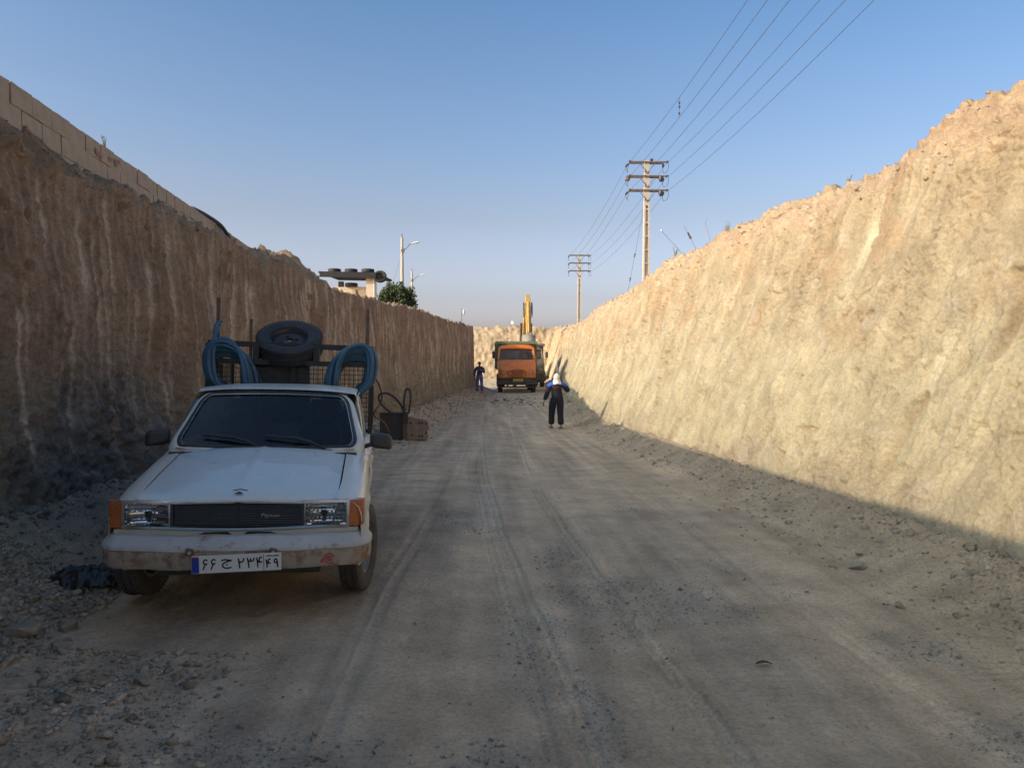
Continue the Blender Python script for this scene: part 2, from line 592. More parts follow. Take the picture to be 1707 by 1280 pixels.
shelf = t2 > 0
xx = np.where(shelf, lerp(xf - 0.30 - 0.05 * np.sin(5), x_in, t2), xx)
zz = np.where(shelf, lerp(edge_z, z_in, t2 ** 0.85) + hump, zz)
t3 = np.clip(TL - 2, 0, 1)
xx = xx - t3 * 1.4
zz = zz - t3 * 0.35
loose = ss(0.97, 1.06, TL)
PL = np.stack([xx, YL, zz], -1)
big = 0.085 * fbm(YL, zz, 0, 0.55, 3, 110) + 0.035 * fbm(YL, zz * 0.6, 0, 2.1, 3, 113)
vert = 0.022 * fbm(YL * 3.4, zz * 0.35, 0, 1.0, 3, 116)
rid = 1 - np.abs(fbm(YL, zz * 0.8, 0, 4.3, 3, 119))
pits = ss(0.42, 0.62, pn(YL * 5.2, zz * 4.4, 0, 122)) * 0.07 * ss(-0.1, 0.3, pn(YL * 0.8, zz * 0.8, 0, 123))
lowr = ss(1.5, 0.5, zz + 0.3 * pn(YL * 0.9, zz, 0, 126))
dL = big + vert + (rid - 0.6) * 0.034 + (np.abs(fbm(YL, zz * 0.8, 0, 9, 3, 124)) - 0.2) * (0.040 + 0.04 * lowr) + lowr * np.abs(fbm(YL, zz, 0, 3.4, 3, 127)) * 0.10 - pits * (1 - loose) + 0.006 * fbm(YL, zz, 0, 22, 2, 125)
lump = np.abs(fbm(YL, xx * 1.0 + zz, 0, 3.6, 4, 128, 0.6)) * 0.20 + np.abs(fbm(YL, xx + zz, 0, 13, 2, 131)) * 0.03
dL = dL * (1 - 0.6 * loose) + loose * (lump - 0.05) * (1 - t3)
# pale scrape marks left by bucket teeth
streak = np.zeros_like(YL)
r2 = np.random.default_rng(21)
ycur = 1.5
while ycur < 44:
    ycur += r2.uniform(0.07, 0.27) * (1 if ycur < 22 else 1.25)
    zt = r2.uniform(2.6, 3.5) if r2.random() < 0.7 else r2.uniform(1.5, 2.6)
    zl = max(0.35, zt - r2.uniform(0.6, 2.7))
    wd = r2.uniform(0.014, 0.060) * (1.5 if r2.random() < 0.15 else 1)
    amp = r2.uniform(0.30, 0.85)
    i0, i1 = np.searchsorted(ly, [ycur - 0.4, ycur + 0.4])
    if i1 - i0 < 1: continue
    sub = slice(i0, i1)
    zs = zz[sub]; ys_ = YL[sub]
    sway = 0.035 * pn(zs * 0.55, ycur * 3, 0, 140) + 0.005 * pn(zs * 3.1, ycur, 0, 141) + r2.uniform(-0.03, 0.03) * (zs - 2)
    dd = (ys_ - ycur - sway) / (wd * (0.8 + 0.5 * pn(zs * 2.0, ycur * 2, 0, 142)))
    mk = np.exp(-np.clip(dd * dd, 0, 40)) * ss(zl - 0.2, zl + 0.35, zs) * ss(zt + 0.1, zt - 0.1, zs) * amp
    mk = mk * ss(-1.0, -0.35, pn(zs * 1.6, ycur * 5, 0, 143))
    streak[sub] = np.maximum(streak[sub], mk * (1 - loose[sub]))
comb = 0.5 + 0.5 * np.sin(2 * np.pi * (YL / 0.145 + 0.55 * pn(YL * 0.8, zz * 0.12, 0, 145) + 0.05 * pn(YL * 2, zz * 1.5, 0, 146)))
comb = comb ** 2.2 * ss(-0.25, 0.35, pn(YL * 0.5, zz * 0.45, 0, 147)) * ss(0.5, 1.1, zz) * (1 - loose)
dL = dL - streak * 0.014 - comb * 0.012
PL = sweep(PL, -dL)
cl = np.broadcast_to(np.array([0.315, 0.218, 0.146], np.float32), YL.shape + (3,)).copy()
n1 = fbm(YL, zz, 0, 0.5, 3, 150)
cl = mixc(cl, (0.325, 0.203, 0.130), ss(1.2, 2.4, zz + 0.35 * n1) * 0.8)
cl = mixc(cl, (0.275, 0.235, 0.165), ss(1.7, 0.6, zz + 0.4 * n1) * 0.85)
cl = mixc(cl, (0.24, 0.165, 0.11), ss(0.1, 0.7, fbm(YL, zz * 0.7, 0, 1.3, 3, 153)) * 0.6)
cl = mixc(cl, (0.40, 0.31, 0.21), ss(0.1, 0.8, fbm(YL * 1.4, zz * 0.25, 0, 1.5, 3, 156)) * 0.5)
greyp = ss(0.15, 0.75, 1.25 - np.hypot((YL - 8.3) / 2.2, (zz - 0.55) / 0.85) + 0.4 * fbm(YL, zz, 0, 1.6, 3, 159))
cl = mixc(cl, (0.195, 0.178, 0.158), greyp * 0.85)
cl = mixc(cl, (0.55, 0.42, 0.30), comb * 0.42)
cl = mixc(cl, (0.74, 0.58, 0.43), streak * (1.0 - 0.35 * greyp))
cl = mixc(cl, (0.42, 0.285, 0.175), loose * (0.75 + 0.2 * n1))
cl = mixc(cl, (0.15, 0.10, 0.07), np.clip(pits / 0.07, 0, 1) * (1 - loose) * 0.25)  # hollows darkened in colour as well, deepening their shade
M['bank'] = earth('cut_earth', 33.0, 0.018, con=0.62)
M['shade_bank'] = earth('shaded_cut_earth', 34.0, 0.022, con=0.85)  # cut earth again, grain contrast raised for the face lying in shade
tag(link('earth_bank', grid_mesh('earth_bank', PL, cl, M['shade_bank'])), kind='structure')

# --- right cut (sunlit), battered back, spoil along its top
ry = rows_y(-6, 76, 0.023, 0.0037)
pt = np.concatenate([np.linspace(0, 1, 285), np.linspace(1, 2, 60)[1:], np.linspace(2, 3, 12)[1:]])
TR, YR = np.meshgrid(pt, ry)
xf = right_x(YR)
top = np.interp(YR, [-8, 7.0, 7.9, 8.5, 9, 9.4, 10.6, 12, 14.4, 16.3, 19, 21.5, 22.6, 24.2, 30, 39, 45, 76],
                [4.34, 4.34, 4.40, 4.46, 4.33, 4.24, 4.22, 4.3, 4.38, 4.46, 4.36, 4.50, 4.48, 4.22, 4.12, 4.25, 4.15, 4.9])
zb = base_z(YR) - 0.15
s = np.clip(TR, 0, 1); t2 = np.clip(TR - 1, 0, 1); t3 = np.clip(TR - 2, 0, 1)
e_z = top - 0.62 - 0.12 * fbm(YR, 0 * YR, 0, 0.5, 2, 160)
zz = zb + (e_z - zb) * s
xx = xf + 1.27 * s ** 1.05 + 0.12 * np.sin(s * 3.1)
zz = np.where(t2 > 0, lerp(e_z, top, 1 - (1 - t2) ** 1.8), zz)
xx = np.where(t2 > 0, xf + 1.27 + 0.12 * math.sin(3.1) + 0.85 * t2, xx)
xx = xx + 40 * t3 ** 2.2
zz = zz - 0.25 * ss(0, 0.2, t3)
loose = ss(0.93, 1.12, TR + 0.05 * pn(YR * 0.8, 0, 0, 161))
PR = np.stack([xx, YR, zz], -1)
lean = YR + zz * 0.22
big = 0.085 * fbm(YR, zz, 0, 0.5, 3, 170) + 0.036 * fbm(YR, zz, 0, 1.7, 3, 173)
scr = 0.020 * fbm(lean * 3.6, zz * 0.45, 0, 1.0, 3, 176) + 0.011 * fbm(lean * 9.0, zz * 0.9, 0, 1.0, 2, 177)
zone = ss(-0.05, 0.45, fbm(lean * 0.75, zz * 0.45, 0, 1.0, 2, 178))
rid = 1 - np.abs(fbm(YR + 0.3 * zz, zz, 0, 2.9, 4, 179, 0.6))
flake = np.abs(fbm(lean * 1.2, zz * 0.8, 0, 6.5, 3, 182, 0.6))
pits = ss(0.34, 0.66, pn(lean * 2.3, zz * 1.5, 0, 185)) * 0.12 * ss(0.1, 0.5, pn(YR * 0.7, zz * 0.7, 0, 186))
crack = ss(0.055, 0.0, np.abs(pn(lean * 1.5, zz * 0.55, 0, 187))) * ss(0.15, 0.5, pn(YR * 0.9, zz * 0.8, 0, 188)) * 0.10
dR = big + scr * (1 - loose) + (rid - 0.6) * 0.046 * (0.35 + zone) + (flake - 0.25) * 0.054 * (0.30 + 0.9 * zone) + np.abs(fbm(lean * 1.1, zz, 0, 12, 2, 191)) * 0.022 * (0.4 + 0.8 * zone) - (pits + crack) * (1 - loose)
crack2 = ss(0.06, 0.0, np.abs(pn(lean * 3.3, zz * 1.9, 0, 213))) * ss(0.05, 0.4, pn(YR * 1.3, zz * 1.2, 0, 214)) * 0.05
speck = ss(0.42, 0.62, pn(lean * 6.5, zz * 5.2, 0, 215)) * ss(-0.1, 0.3, pn(YR * 1.1, zz, 0, 216)) * 0.055
tooth = np.sin(2 * np.pi * (lean / 0.21 + 0.9 * pn(YR * 0.9, zz * 0.25, 0, 217))) * ss(0.0, 0.45, pn(YR * 0.55, zz * 0.5, 0, 218)) * 0.023 * (1.2 - zone)
dR = dR + 0.011 * fbm(YR, zz, 0, 21, 2, 190) - (crack2 + speck - tooth) * (1 - loose)
lump = np.abs(fbm(YR, xx + zz, 0, 3.0, 4, 193, 0.62)) * 0.115 + 0.10 * fbm(YR, xx + zz, 0, 0.9, 2, 192) + np.abs(fbm(YR, xx + zz, 0, 11, 2, 196)) * 0.035
dR = dR * (1 - 0.5 * loose) + loose * (lump - 0.06) * (1 - 0.8 * t3)
streak = ss(0.25, 0.62, fbm(lean * 2.6, zz * 0.30, 0, 1.0, 2, 199)) * ss(-0.2, 0.4, pn(YR * 0.5, zz * 0.6, 0, 200)) * (1 - loose)
dR = dR - streak * 0.018 * ss(0, 1, s)
PR = sweep(PR, dR)
cr = np.broadcast_to(np.array([0.445, 0.350, 0.220], np.float32), YR.shape + (3,)).copy()
n1 = fbm(YR, zz, 0, 0.45, 3, 203)
cr = mixc(cr, (0.55, 0.445, 0.28), ss(2.7, 1.3, zz + 0.5 * n1) * 0.8)
cr = mixc(cr, (0.45, 0.295, 0.165), ss(-0.05, 0.5, fbm(YR, zz * 1.2, 0, 0.75, 3, 206)) * 0.6 * ss(1.2, 2.3, zz))
cr = mixc(cr, (0.62, 0.52, 0.35), streak * 0.8)
cr = mixc(cr, (0.60, 0.50, 0.34), np.clip(tooth / 0.02, 0, 1) * 0.45)
cr = mixc(cr, (0.42, 0.31, 0.19), zone * 0.30)
cr = mixc(cr, (0.385, 0.325, 0.205), ss(0.1, 0.7, fbm(YR, zz, 0, 2.2, 3, 209)) * 0.35)
cr = mixc(cr, (0.34, 0.235, 0.14), np.clip((crack2 + speck + pits + crack) / 0.08, 0, 1) * 0.55 * (1 - loose))  # cracks, pits and specks darkened in colour to deepen their shade
cr = mixc(cr, (0.465, 0.335, 0.22), loose * (0.75 + 0.3 * n1))
cr = mixc(cr, (0.55, 0.46, 0.34), ss(0.35, 0.7, fbm(YR, xx + zz, 0, 1.5, 3, 212)) * 0.45)
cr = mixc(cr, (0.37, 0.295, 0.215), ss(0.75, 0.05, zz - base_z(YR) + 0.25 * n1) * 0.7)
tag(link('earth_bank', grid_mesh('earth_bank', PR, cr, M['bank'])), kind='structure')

# --- far end of the trench, facing the camera
ex = np.arange(-34, 22, 0.11)
et = np.concatenate([np.linspace(0, 1, 60), np.linspace(1, 2, 14)[1:]])
TE, XE = np.meshgrid(et, ex)
s = np.clip(TE, 0, 1); t2 = np.clip(TE - 1, 0, 1)
e_top = 5.02 + 0.14 * fbm(XE, 0 * XE, 0, 0.35, 3, 220)
zz = -0.5 + (e_top + 0.5) * s
yy = 75 + 1.4 * s + 60 * t2 ** 2
PE = np.stack([XE, yy, zz], -1)
dE = 0.16 * fbm(XE, zz, 0, 0.4, 3, 223) + 0.10 * fbm(XE * 1.2, zz, 0, 1.4, 4, 226, 0.65)
PE = sweep(PE, -dE * (1 - t2))
cE = np.broadcast_to(np.array([0.46, 0.36, 0.235], np.float32), XE.shape + (3,)).copy()
cE = mixc(cE, (0.36, 0.28, 0.18), ss(0, 0.7, fbm(XE, zz, 0, 0.9, 3, 229)) * 0.6)
cE = mixc(cE, (0.50, 0.42, 0.29), ss(0.1, 0.7, fbm(XE * 2, zz * 0.3, 0, 1.0, 3, 232)) * 0.6)
tag(link('earth_bank', grid_mesh('earth_bank', PE[:, ::-1], cE[:, ::-1], M['bank'])), kind='structure')

# --- upper ground on the left, behind the block wall and beyond
px_ = np.linspace(0, 1, 46) ** 1.9
py_ = np.concatenate([np.linspace(-60, -8, 8), np.linspace(-7, 48, 130)])
TP, YP = np.meshgrid(px_, py_)
XP = np.where(YP < 18.2, wall_x(YP) - 0.12, left_x(YP) - 0.95) - TP * 70
ZP = 3.5 + np.where(YP > 18.2, -0.30 + 0.28 * ss(24, 40, YP), 0) + 0.10 * fbm(XP, YP, 0, 0.4, 4, 240) * ss(0, 0.02, TP)
cP = np.broadcast_to(np.array([0.42, 0.33, 0.22], np.float32), XP.shape + (3,)).copy()
cP = mixc(cP, (0.34, 0.27, 0.18), ss(-0.1, 0.7, fbm(XP, YP, 0, 0.5, 3, 243)))
tag(link('upper_ground', grid_mesh('upper_ground', np.stack([XP, YP, ZP], -1)[:, ::-1], cP[:, ::-1], M['bank'])), kind='structure')

# ------------------------------------------------------------------ loose stones, rubble, gravel
def clod_shape(seed, n=11):
    """An angular broken lump: the hull of a few random points."""
    r = random.Random(seed)
    bm = bmesh.new()
    for i in range(n):
        v = Vector((r.gauss(0, 1), r.gauss(0, 1), r.gauss(0, 1))).normalized()
        q = max(abs(v.x), abs(v.y), abs(v.z))
        bm.verts.new(v * lerp(1.0, 0.8 / q, 0.5) * r.uniform(0.85, 1.1))
    bmesh.ops.convex_hull(bm, input=bm.verts)
    loose_ = [v for v in bm.verts if not v.link_faces]
    bmesh.ops.delete(bm, geom=loose_, context='VERTS')
    bmesh.ops.triangulate(bm, faces=bm.faces)
    bm.verts.index_update()
    vs = np.array([v.co[:] for v in bm.verts], np.float32)
    fs = np.array([[v.index for v in f.verts] for f in bm.faces], np.int32)
    bm.free()
    return vs, fs


CL1 = [clod_shape(i, 10) for i in range(12)]           # about 16 triangles each


def scatter(name, X, Y, Z, size, cols, mat, seed=1, flat=(0.45, 0.9)):
    """Many small clods as one mesh."""
    r = np.random.default_rng(seed)
    n = len(X)
    V = []; F = []; K = []; off = 0
    which = r.integers(0, len(CL1), n)
    for k, (vs, fs) in enumerate(CL1):
        ids = np.where(which == k)[0]
        if len(ids) == 0: continue
        m = len(ids)
        sc = np.stack([r.uniform(0.7, 1.3, m), r.uniform(0.7, 1.3, m), r.uniform(flat[0], flat[1], m)], -1) * size[ids][:, None]
        p = vs[None] * sc[:, None, :]
        a = r.uniform(0, 2 * np.pi, m); b = r.normal(0, 0.35, m)
        ca, sa, cb, sb = np.cos(a)[:, None], np.sin(a)[:, None], np.cos(b)[:, None], np.sin(b)[:, None]
        x = p[..., 0]; y = p[..., 1] * cb - p[..., 2] * sb; z = p[..., 1] * sb + p[..., 2] * cb
        q = np.stack([x * ca - y * sa, x * sa + y * ca, z], -1)
        q += np.stack([X[ids], Y[ids], Z[ids]], -1)[:, None, :]
        V.append(q.reshape(-1, 3))
        F.append((fs[None] + (off + np.arange(m) * len(vs))[:, None, None]).reshape(-1, 3))
        K.append(np.repeat(cols[ids], len(vs), axis=0))
        off += m * len(vs)
    V = np.concatenate(V); F = np.concatenate(F).astype(np.int32); K = np.concatenate(K)
    me = bpy.data.meshes.new(name)
    me.vertices.add(len(V)); me.vertices.foreach_set('co', V.astype(np.float32).ravel())
    me.loops.add(F.size); me.loops.foreach_set('vertex_index', F.ravel())
    me.polygons.add(len(F)); me.polygons.foreach_set('loop_start', np.arange(0, F.size, 3, dtype=np.int32))
    me.update(calc_edges=True)
    at = me.color_attributes.new('Col', 'FLOAT_COLOR', 'POINT')
    kk = np.ones((len(V), 4), np.float32); kk[:, :3] = K
    at.data.foreach_set('color', kk.ravel())
    me.materials.append(mat)
    o = link(name, me)
    return tag(o, kind='stuff')


def on_ground(x, y):
    """Height of the finished ground sheet."""
    i = np.clip(np.searchsorted(gy, y) - 1, 0, len(gy) - 2); j = np.clip(np.searchsorted(gx, x) - 1, 0, len(gx) - 2)
    u = np.clip((x - gx[j]) / (gx[j + 1] - gx[j]), 0, 1); v = np.clip((y - gy[i]) / (gy[i + 1] - gy[i]), 0, 1)
    return (GZ[i, j] * (1 - u) + GZ[i, j + 1] * u) * (1 - v) + (GZ[i + 1, j] * (1 - u) + GZ[i + 1, j + 1] * u) * v


M['clod'] = earth('loose_clods', 55.0, 0.008)


def pick_cols(n, base, var, r, alt=None, pa=0.0):
    c = np.array(base, np.float32)[None] * (1 + r.normal(0, var, (n, 1)))
    if alt is not None:
        m = r.random(n) < pa
        c[m] = np.array(alt, np.float32)[None] * (1 + r.normal(0, var, (m.sum(), 1)))
    return np.clip(c, 0.05, 0.8)


r3 = np.random.default_rng(33)
# rubble in the near left corner and along the foot of the left cut
n = 40000
Y = 1.9 + 3.9 * r3.random(n) ** 1.05
X = left_x(Y) + 0.05 + np.abs(r3.normal(0, 1.25, n))
keep = (X < -0.85 - 0.36 * (Y - 3.0) + 0.25 * r3.normal(size=n)) & ~((X > -2.5) & (Y > 4.4))
keep &= pn(X * 1.7, Y * 1.7, 0, 250) + r3.normal(0, 0.3, n) > -0.25
X, Y = X[keep], Y[keep]
sz = np.clip(0.0045 * np.exp(r3.normal(0.35, 0.72, len(X))), 0.003, 0.045)
scatter('rubble', X, Y, on_ground(X, Y) + sz * 0.30, sz, pick_cols(len(X), (0.385, 0.32, 0.235), 0.16, r3, (0.46, 0.39, 0.29), 0.25), M['clod'], 2)
n = 9000
Y = 4.2 + 40 * r3.random(n) ** 1.5
X = left_x(Y) + np.abs(r3.normal(0, 0.55, n))
keep = ~((X > -2.7) & (Y < 9.0)) & (X < 0.9)
X, Y = X[keep], Y[keep]
greyr = (Y > 5.6 + 0.8 * r3.random(len(X))) & (Y < 9 + 2.5 * r3.random(len(X)))
sz = np.clip(0.0078 * np.exp(r3.normal(0.1, 0.6, len(X))) * (0.75 + Y / 28), 0.005, 0.06)
scatter('rubble', X, Y, on_ground(X, Y) + sz * 0.32, sz, pick_cols(len(X), (0.36, 0.295, 0.215), 0.15, r3, (0.44, 0.36, 0.26), 0.3) * np.where(greyr, 0.62, 1.0)[:, None] * np.where(greyr[:, None], (0.95, 1.03, 1.15), (1, 1, 1)), M['clod'], 3)
# foot of the right cut
n = 13000
Y = 3.4 + 40 * r3.random(n) ** 1.6
X = right_x(Y) + 0.15 - np.abs(r3.normal(0, 0.42, n))
keep = pn(X * 1.3, Y * 0.9, 0, 251) + r3.normal(0, 0.35, n) > -0.1
X, Y = X[keep], Y[keep]
sz = np.clip(0.0072 * np.exp(r3.normal(0.05, 0.6, len(X))) * (0.75 + Y / 32), 0.005, 0.06)
scatter('rubble', X, Y, on_ground(X, Y) + sz * 0.30, sz, pick_cols(len(X), (0.37, 0.31, 0.22), 0.15, r3, (0.48, 0.40, 0.29), 0.25), M['clod'], 4)
# gravel patches on the road
n = 60000
Y = 2.5 + 9.5 * r3.random(n) ** 1.5
X = r3.uniform(-2.2, 3.2, n)
ii = np.clip(np.searchsorted(gy, Y), 0, len(gy) - 1); jj = np.clip(np.searchsorted(gx, X), 0, len(gx) - 1)
gm = gravel[ii, jj]
keep = (r3.random(n) < 0.02 + 0.8 * gm ** 1.5) & ~((X < -0.6) & (Y > 4.2))
X, Y, ii, jj = X[keep], Y[keep], ii[keep], jj[keep]
sz = np.clip(0.0040 * np.exp(r3.normal(0.15, 0.5, len(X))), 0.0025, 0.016)
scatter('gravel', X, Y, GZ[ii, jj] + sz * 0.35, sz, pick_cols(len(X), (0.36, 0.33, 0.28), 0.2, r3, (0.50, 0.43, 0.33), 0.3), M['clod'], 5)
# clods lying on the top edges of both cuts
n = 2600
k = r3.integers(0, PR.shape[0], n); j = r3.integers(268, 342, n)
p = PR[k, j]
sel = p[:, 1] > 5
p = p[sel]
sz = np.clip(0.015 * np.exp(r3.normal(0.05, 0.55, len(p))) * (0.6 + p[:, 1] / 30), 0.010, 0.07)
scatter('rubble', p[:, 0], p[:, 1], p[:, 2] + sz * 0.3, sz, pick_cols(len(p), (0.45, 0.34, 0.225), 0.12, r3, (0.55, 0.46, 0.34), 0.2), M['clod'], 6)
n = 2600
k = r3.integers(0, PL.shape[0], n); j = r3.integers(190, 250, n)
p = PL[k, j]
sel = (p[:, 1] > 4)
p = p[sel]
sz = np.clip(0.016 * np.exp(r3.normal(0.05, 0.55, len(p))) * (0.6 + p[:, 1] / 28), 0.010, 0.08)
scatter('rubble', p[:, 0], p[:, 1], p[:, 2] + sz * 0.3, sz, pick_cols(len(p), (0.36, 0.28, 0.19), 0.12, r3, (0.48, 0.40, 0.29), 0.25), M['clod'], 7)
# dug lumps in front of the orange lorry
n = 110
X = r3.normal(1.45, 0.55, n); Y = r3.normal(36.5, 2.0, n)
sz = np.clip(0.04 * np.exp(r3.normal(0, 0.5, n)), 0.02, 0.10)
scatter('rubble', X, Y, on_ground(X, Y) + sz * 0.2, sz, pick_cols(n, (0.26, 0.225, 0.17), 0.15, r3), M['clod'], 8)


def stone_mesh(name, seed, col, pts=16):
    vs, fs = clod_shape(seed, pts)
    me = bpy.data.meshes.new(name)
    me.from_pydata([tuple(v) for v in vs], [], [tuple(f) for f in fs])
    at = me.color_attributes.new('Col', 'FLOAT_COLOR', 'POINT')
    kk = np.ones((len(vs), 4), np.float32); kk[:, :3] = col
    at.data.foreach_set('color', kk.ravel())
    me.materials.append(M['clod'])
    return me


def put_stone(me, x, y, s, rot, label, group=None, sink=0.0):
    o = link('stone', me)
    o.location = (x, y, float(on_ground(x, y)) + s[2] * 0.34 - sink)
    o.rotation_euler = rot
    o.scale = s
    return tag(o, label, 'stone', group)


SM = [stone_mesh('stone', 50 + i, (0.46 + 0.03 * (i % 3), 0.385 + 0.028 * (i % 3), 0.285 + 0.025 * (i % 3))) for i in range(6)]
r4 = random.Random(5)
put_stone(SM[1], -2.66, 4.55, (0.115, 0.085, 0.055), (0.1, -0.15, 0.4), 'largest flat pale stone in the rubble at the foot of the left earth cut')
put_stone(SM[0], -2.50, 4.74, (0.075, 0.06, 0.05), (0.1, 0.2, 1.9), 'squarish pale stone lying right behind the largest flat stone in the rubble')
put_stone(SM[2], -2.37, 4.38, (0.048, 0.055, 0.045), (0.5, 0.2, 0.9), 'upright rounded stone just right of the largest flat stone in the rubble')
put_stone(stone_mesh('stone', 77, (0.40, 0.27, 0.155)), -2.32, 3.62, (0.085, 0.07, 0.05), (0.1, 0.1, 0.3), 'ochre brown stone at the very edge of the rubble by the left wall')
put_stone(SM[4], -1.72, 3.95, (0.052, 0.045, 0.032), (0.1, 0.3, 0.4), 'single pale stone lying apart on the road side of the left rubble')
put_stone(SM[5], 3.02, 6.0, (0.11, 0.085, 0.05), (0.1, 0.1, 0.5), 'largest flat pale stone at the foot of the sunlit right cut')
put_stone(SM[3], 2.80, 5.0, (0.06, 0.045, 0.03), (0.2, 0.1, 1.5), 'pale stone lying out on the road near the right cut')
for i in range(70):
    y = 2.6 + 3.0 * r4.random() ** 1.1
    x = float(left_x(y)) + 0.25 + abs(r4.gauss(0, 0.75))
    if x > -1.3 - 0.5 * (y - 3): continue
    q = r4.uniform(0.016, 0.042)
    put_stone(SM[i % 6], x, y, (q * r4.uniform(0.9, 1.3), q * r4.uniform(0.8, 1.1), q * r4.uniform(0.5, 0.8)), (r4.gauss(0, 0.3), r4.gauss(0, 0.3), r4.uniform(0, 6.3)),
              'fist sized pale clod among the rubble at the foot of the left cut', 'clods in the rubble below the left cut')
for i in range(60):
    y = 4.4 + 10 * r4.random() ** 1.3
    x = float(right_x(y)) - 0.1 - abs(r4.gauss(0, 0.35))
    q = r4.uniform(0.014, 0.04)
    put_stone(SM[i % 6], x, y, (q * r4.uniform(0.9, 1.3), q * r4.uniform(0.8, 1.1), q * r4.uniform(0.5, 0.8)), (r4.gauss(0, 0.3), r4.gauss(0, 0.3), r4.uniform(0, 6.3)),
              'shaded clod of earth fallen to the foot of the right cut', 'clods along the foot of the right cut')
cl_ = link('clod', stone_mesh('clod', 91, (0.10, 0.09, 0.08)))
cl_.location = (-0.86, 3.07, float(on_ground(-0.86, 3.07)) + 0.012); cl_.scale = (0.032, 0.026, 0.017)
tag(cl_, 'small dark clod lying alone on the road in the front', 'clod')

# ------------------------------------------------------------------ block wall on the left cut
M['block'] = plain('grey_concrete_block', (0.40, 0.285, 0.195), 0.95, var=0.16, scale=7, bmp=0.5, bscale=45, dust=0.25)
M['mortar'] = plain('mortar', (0.20, 0.155, 0.115), 0.98, var=0.2, scale=20, bmp=0.6, bscale=70)
M['red_mark'] = plain('faded_red_paint', (0.32, 0.10, 0.06), 0.9, var=0.3, scale=14, dust=0.45)
wall_dir = Vector((-0.0842, 1, 0)).normalized()
wq = math.atan2(0.0842, 1.0)
WTOP = 4.09
bw = thing('block_wall', 'wall of beige concrete blocks running along the top of the left earth cut', 'wall',
           (float(wall_x(WALL_Y0)), WALL_Y0, WTOP), (0, 0, wq))
wall_len = (WALL_Y1 - WALL_Y0) / wall_dir.y
core = MB().box((-0.10, wall_len / 2, -0.30), (0.165, wall_len - 0.02, 0.585))
core.build('mortar', M['mortar'], bw)
blk = []
for i in range(4):
    m = MB()
    r_ = random.Random(i + 60)
    hx, hy, hz = 0.10, 0.194, 0.098
    vs = []
    for sx in (-1, 1):
        for sy in (-1, -0.33, 0.33, 1):
            for sz_ in (-1, 1):
                vs.append((sx * hx + r_.uniform(-.003, .003), sy * hy + r_.uniform(-.004, .004), sz_ * hz + r_.uniform(-.005, .004)))
    fs = []
    for b0 in (0, 8):
        for k in range(3):
            fs.append((b0 + 2 * k, b0 + 2 * k + 1, b0 + 2 * k + 3, b0 + 2 * k + 2))
    for k in range(3):
        fs.append((2 * k, 2 * k + 2, 8 + 2 * k + 2, 8 + 2 * k)); fs.append((2 * k + 1, 8 + 2 * k + 1, 8 + 2 * k + 3, 2 * k + 3))
    fs += [(0, 8, 9, 1), (6, 7, 15, 14)]
    m.add(vs, fs)
    blk.append(m.mesh('block', M['block'], 30))
r_ = random.Random(9)
for c in range(3):
    k = 0
    y = 0.2 - (0.2 if c % 2 else 0.0)
    while y < wall_len - 0.1:
        o = link('block', blk[r_.randrange(4)], None, bw)
        o.location = (-0.10 + r_.uniform(-0.007, 0.007), max(y, 0.1), -0.1 - 0.2 * c + r_.uniform(-0.004, 0.004))
        o.rotation_euler = (r_.uniform(-.012, .012), r_.uniform(-.012, .012), r_.uniform(-.012, .012) + (math.pi if r_.random() < .5 else 0))
        y += 0.402
# faded red daub on two blocks
pm = MB()
for k in range(7):
    yy_ = 11.05 + r_.uniform(-0.35, 0.35); z_ = -0.10 + r_.uniform(-0.07, 0.07); s_ = r_.uniform(0.03, 0.07)
    vs = [(0.0145, yy_ + s_ * math.cos(a) * r_.uniform(.7, 1.2), z_ + 0.6 * s_ * math.sin(a) * r_.uniform(.7, 1.2)) for a in np.linspace(0, 2 * math.pi, 9)[:-1]]
    pm.add(vs, [tuple(range(8))])
pm.build('paint_daub', M['red_mark'], bw)

M['rubber'] = plain('black_rubber', (0.018, 0.018, 0.02), 0.75, var=0.3, scale=12, bmp=0.2, bscale=40, dust=0.10)
M['stalk'] = plain('dry_stalk', (0.24, 0.20, 0.11), 0.9, var=0.3, scale=20)
M['green_stalk'] = plain('green_stalk', (0.10, 0.115, 0.055), 0.9, var=0.3, scale=20)


def surf_at(P, y, j):
    k = int(np.searchsorted(P[:, 0, 1], y)); k = min(k, len(P) - 1)
    return Vector(P[k, j].tolist())


def wall_pt(y, dz=0.0, out=0.02):
    return Vector((float(wall_x(y)) + out, y, WTOP + dz))


hp = [wall_pt(13.2, 0.03, -0.06), wall_pt(13.9, 0.04, -0.02), wall_pt(14.6, -0.02, 0.06), wall_pt(15.1, -0.22, 0.12), wall_pt(15.6, -0.42, 0.18), Vector((-4.72, 16.0, 3.98 - 0.35)), Vector((-4.55, 16.4, 3.62)), Vector((-4.3, 16.6, 3.70))]
# smooth the hose line
def smooth_pts(pts, n=8, closed=False):
    out = []; m = len(pts)
    P = [Vector(p) for p in pts]
    rngi = range(m) if closed else range(m - 1)
    for i in rngi:
        p0 = P[(i - 1) % m] if closed or i > 0 else P[i]
        p1 = P[i]; p2 = P[(i + 1) % m]
        p3 = P[(i + 2) % m] if closed or i + 2 < m else P[(i + 1) % m]
        for k in range(n):
            t = k / n
            out.append(0.5 * ((2 * p1) + (p2 - p0) * t + (2 * p0 - 5 * p1 + 4 * p2 - p3) * t * t + (3 * p1 - p0 - 3 * p2 + p3) * t ** 3))
    if not closed: out.append(P[-1])
    return out


tag(MB().tube(smooth_pts(hp), 0.035, 8).build('hose', M['rubber']), 'black hose hanging over the far end of the block wall', 'hose')


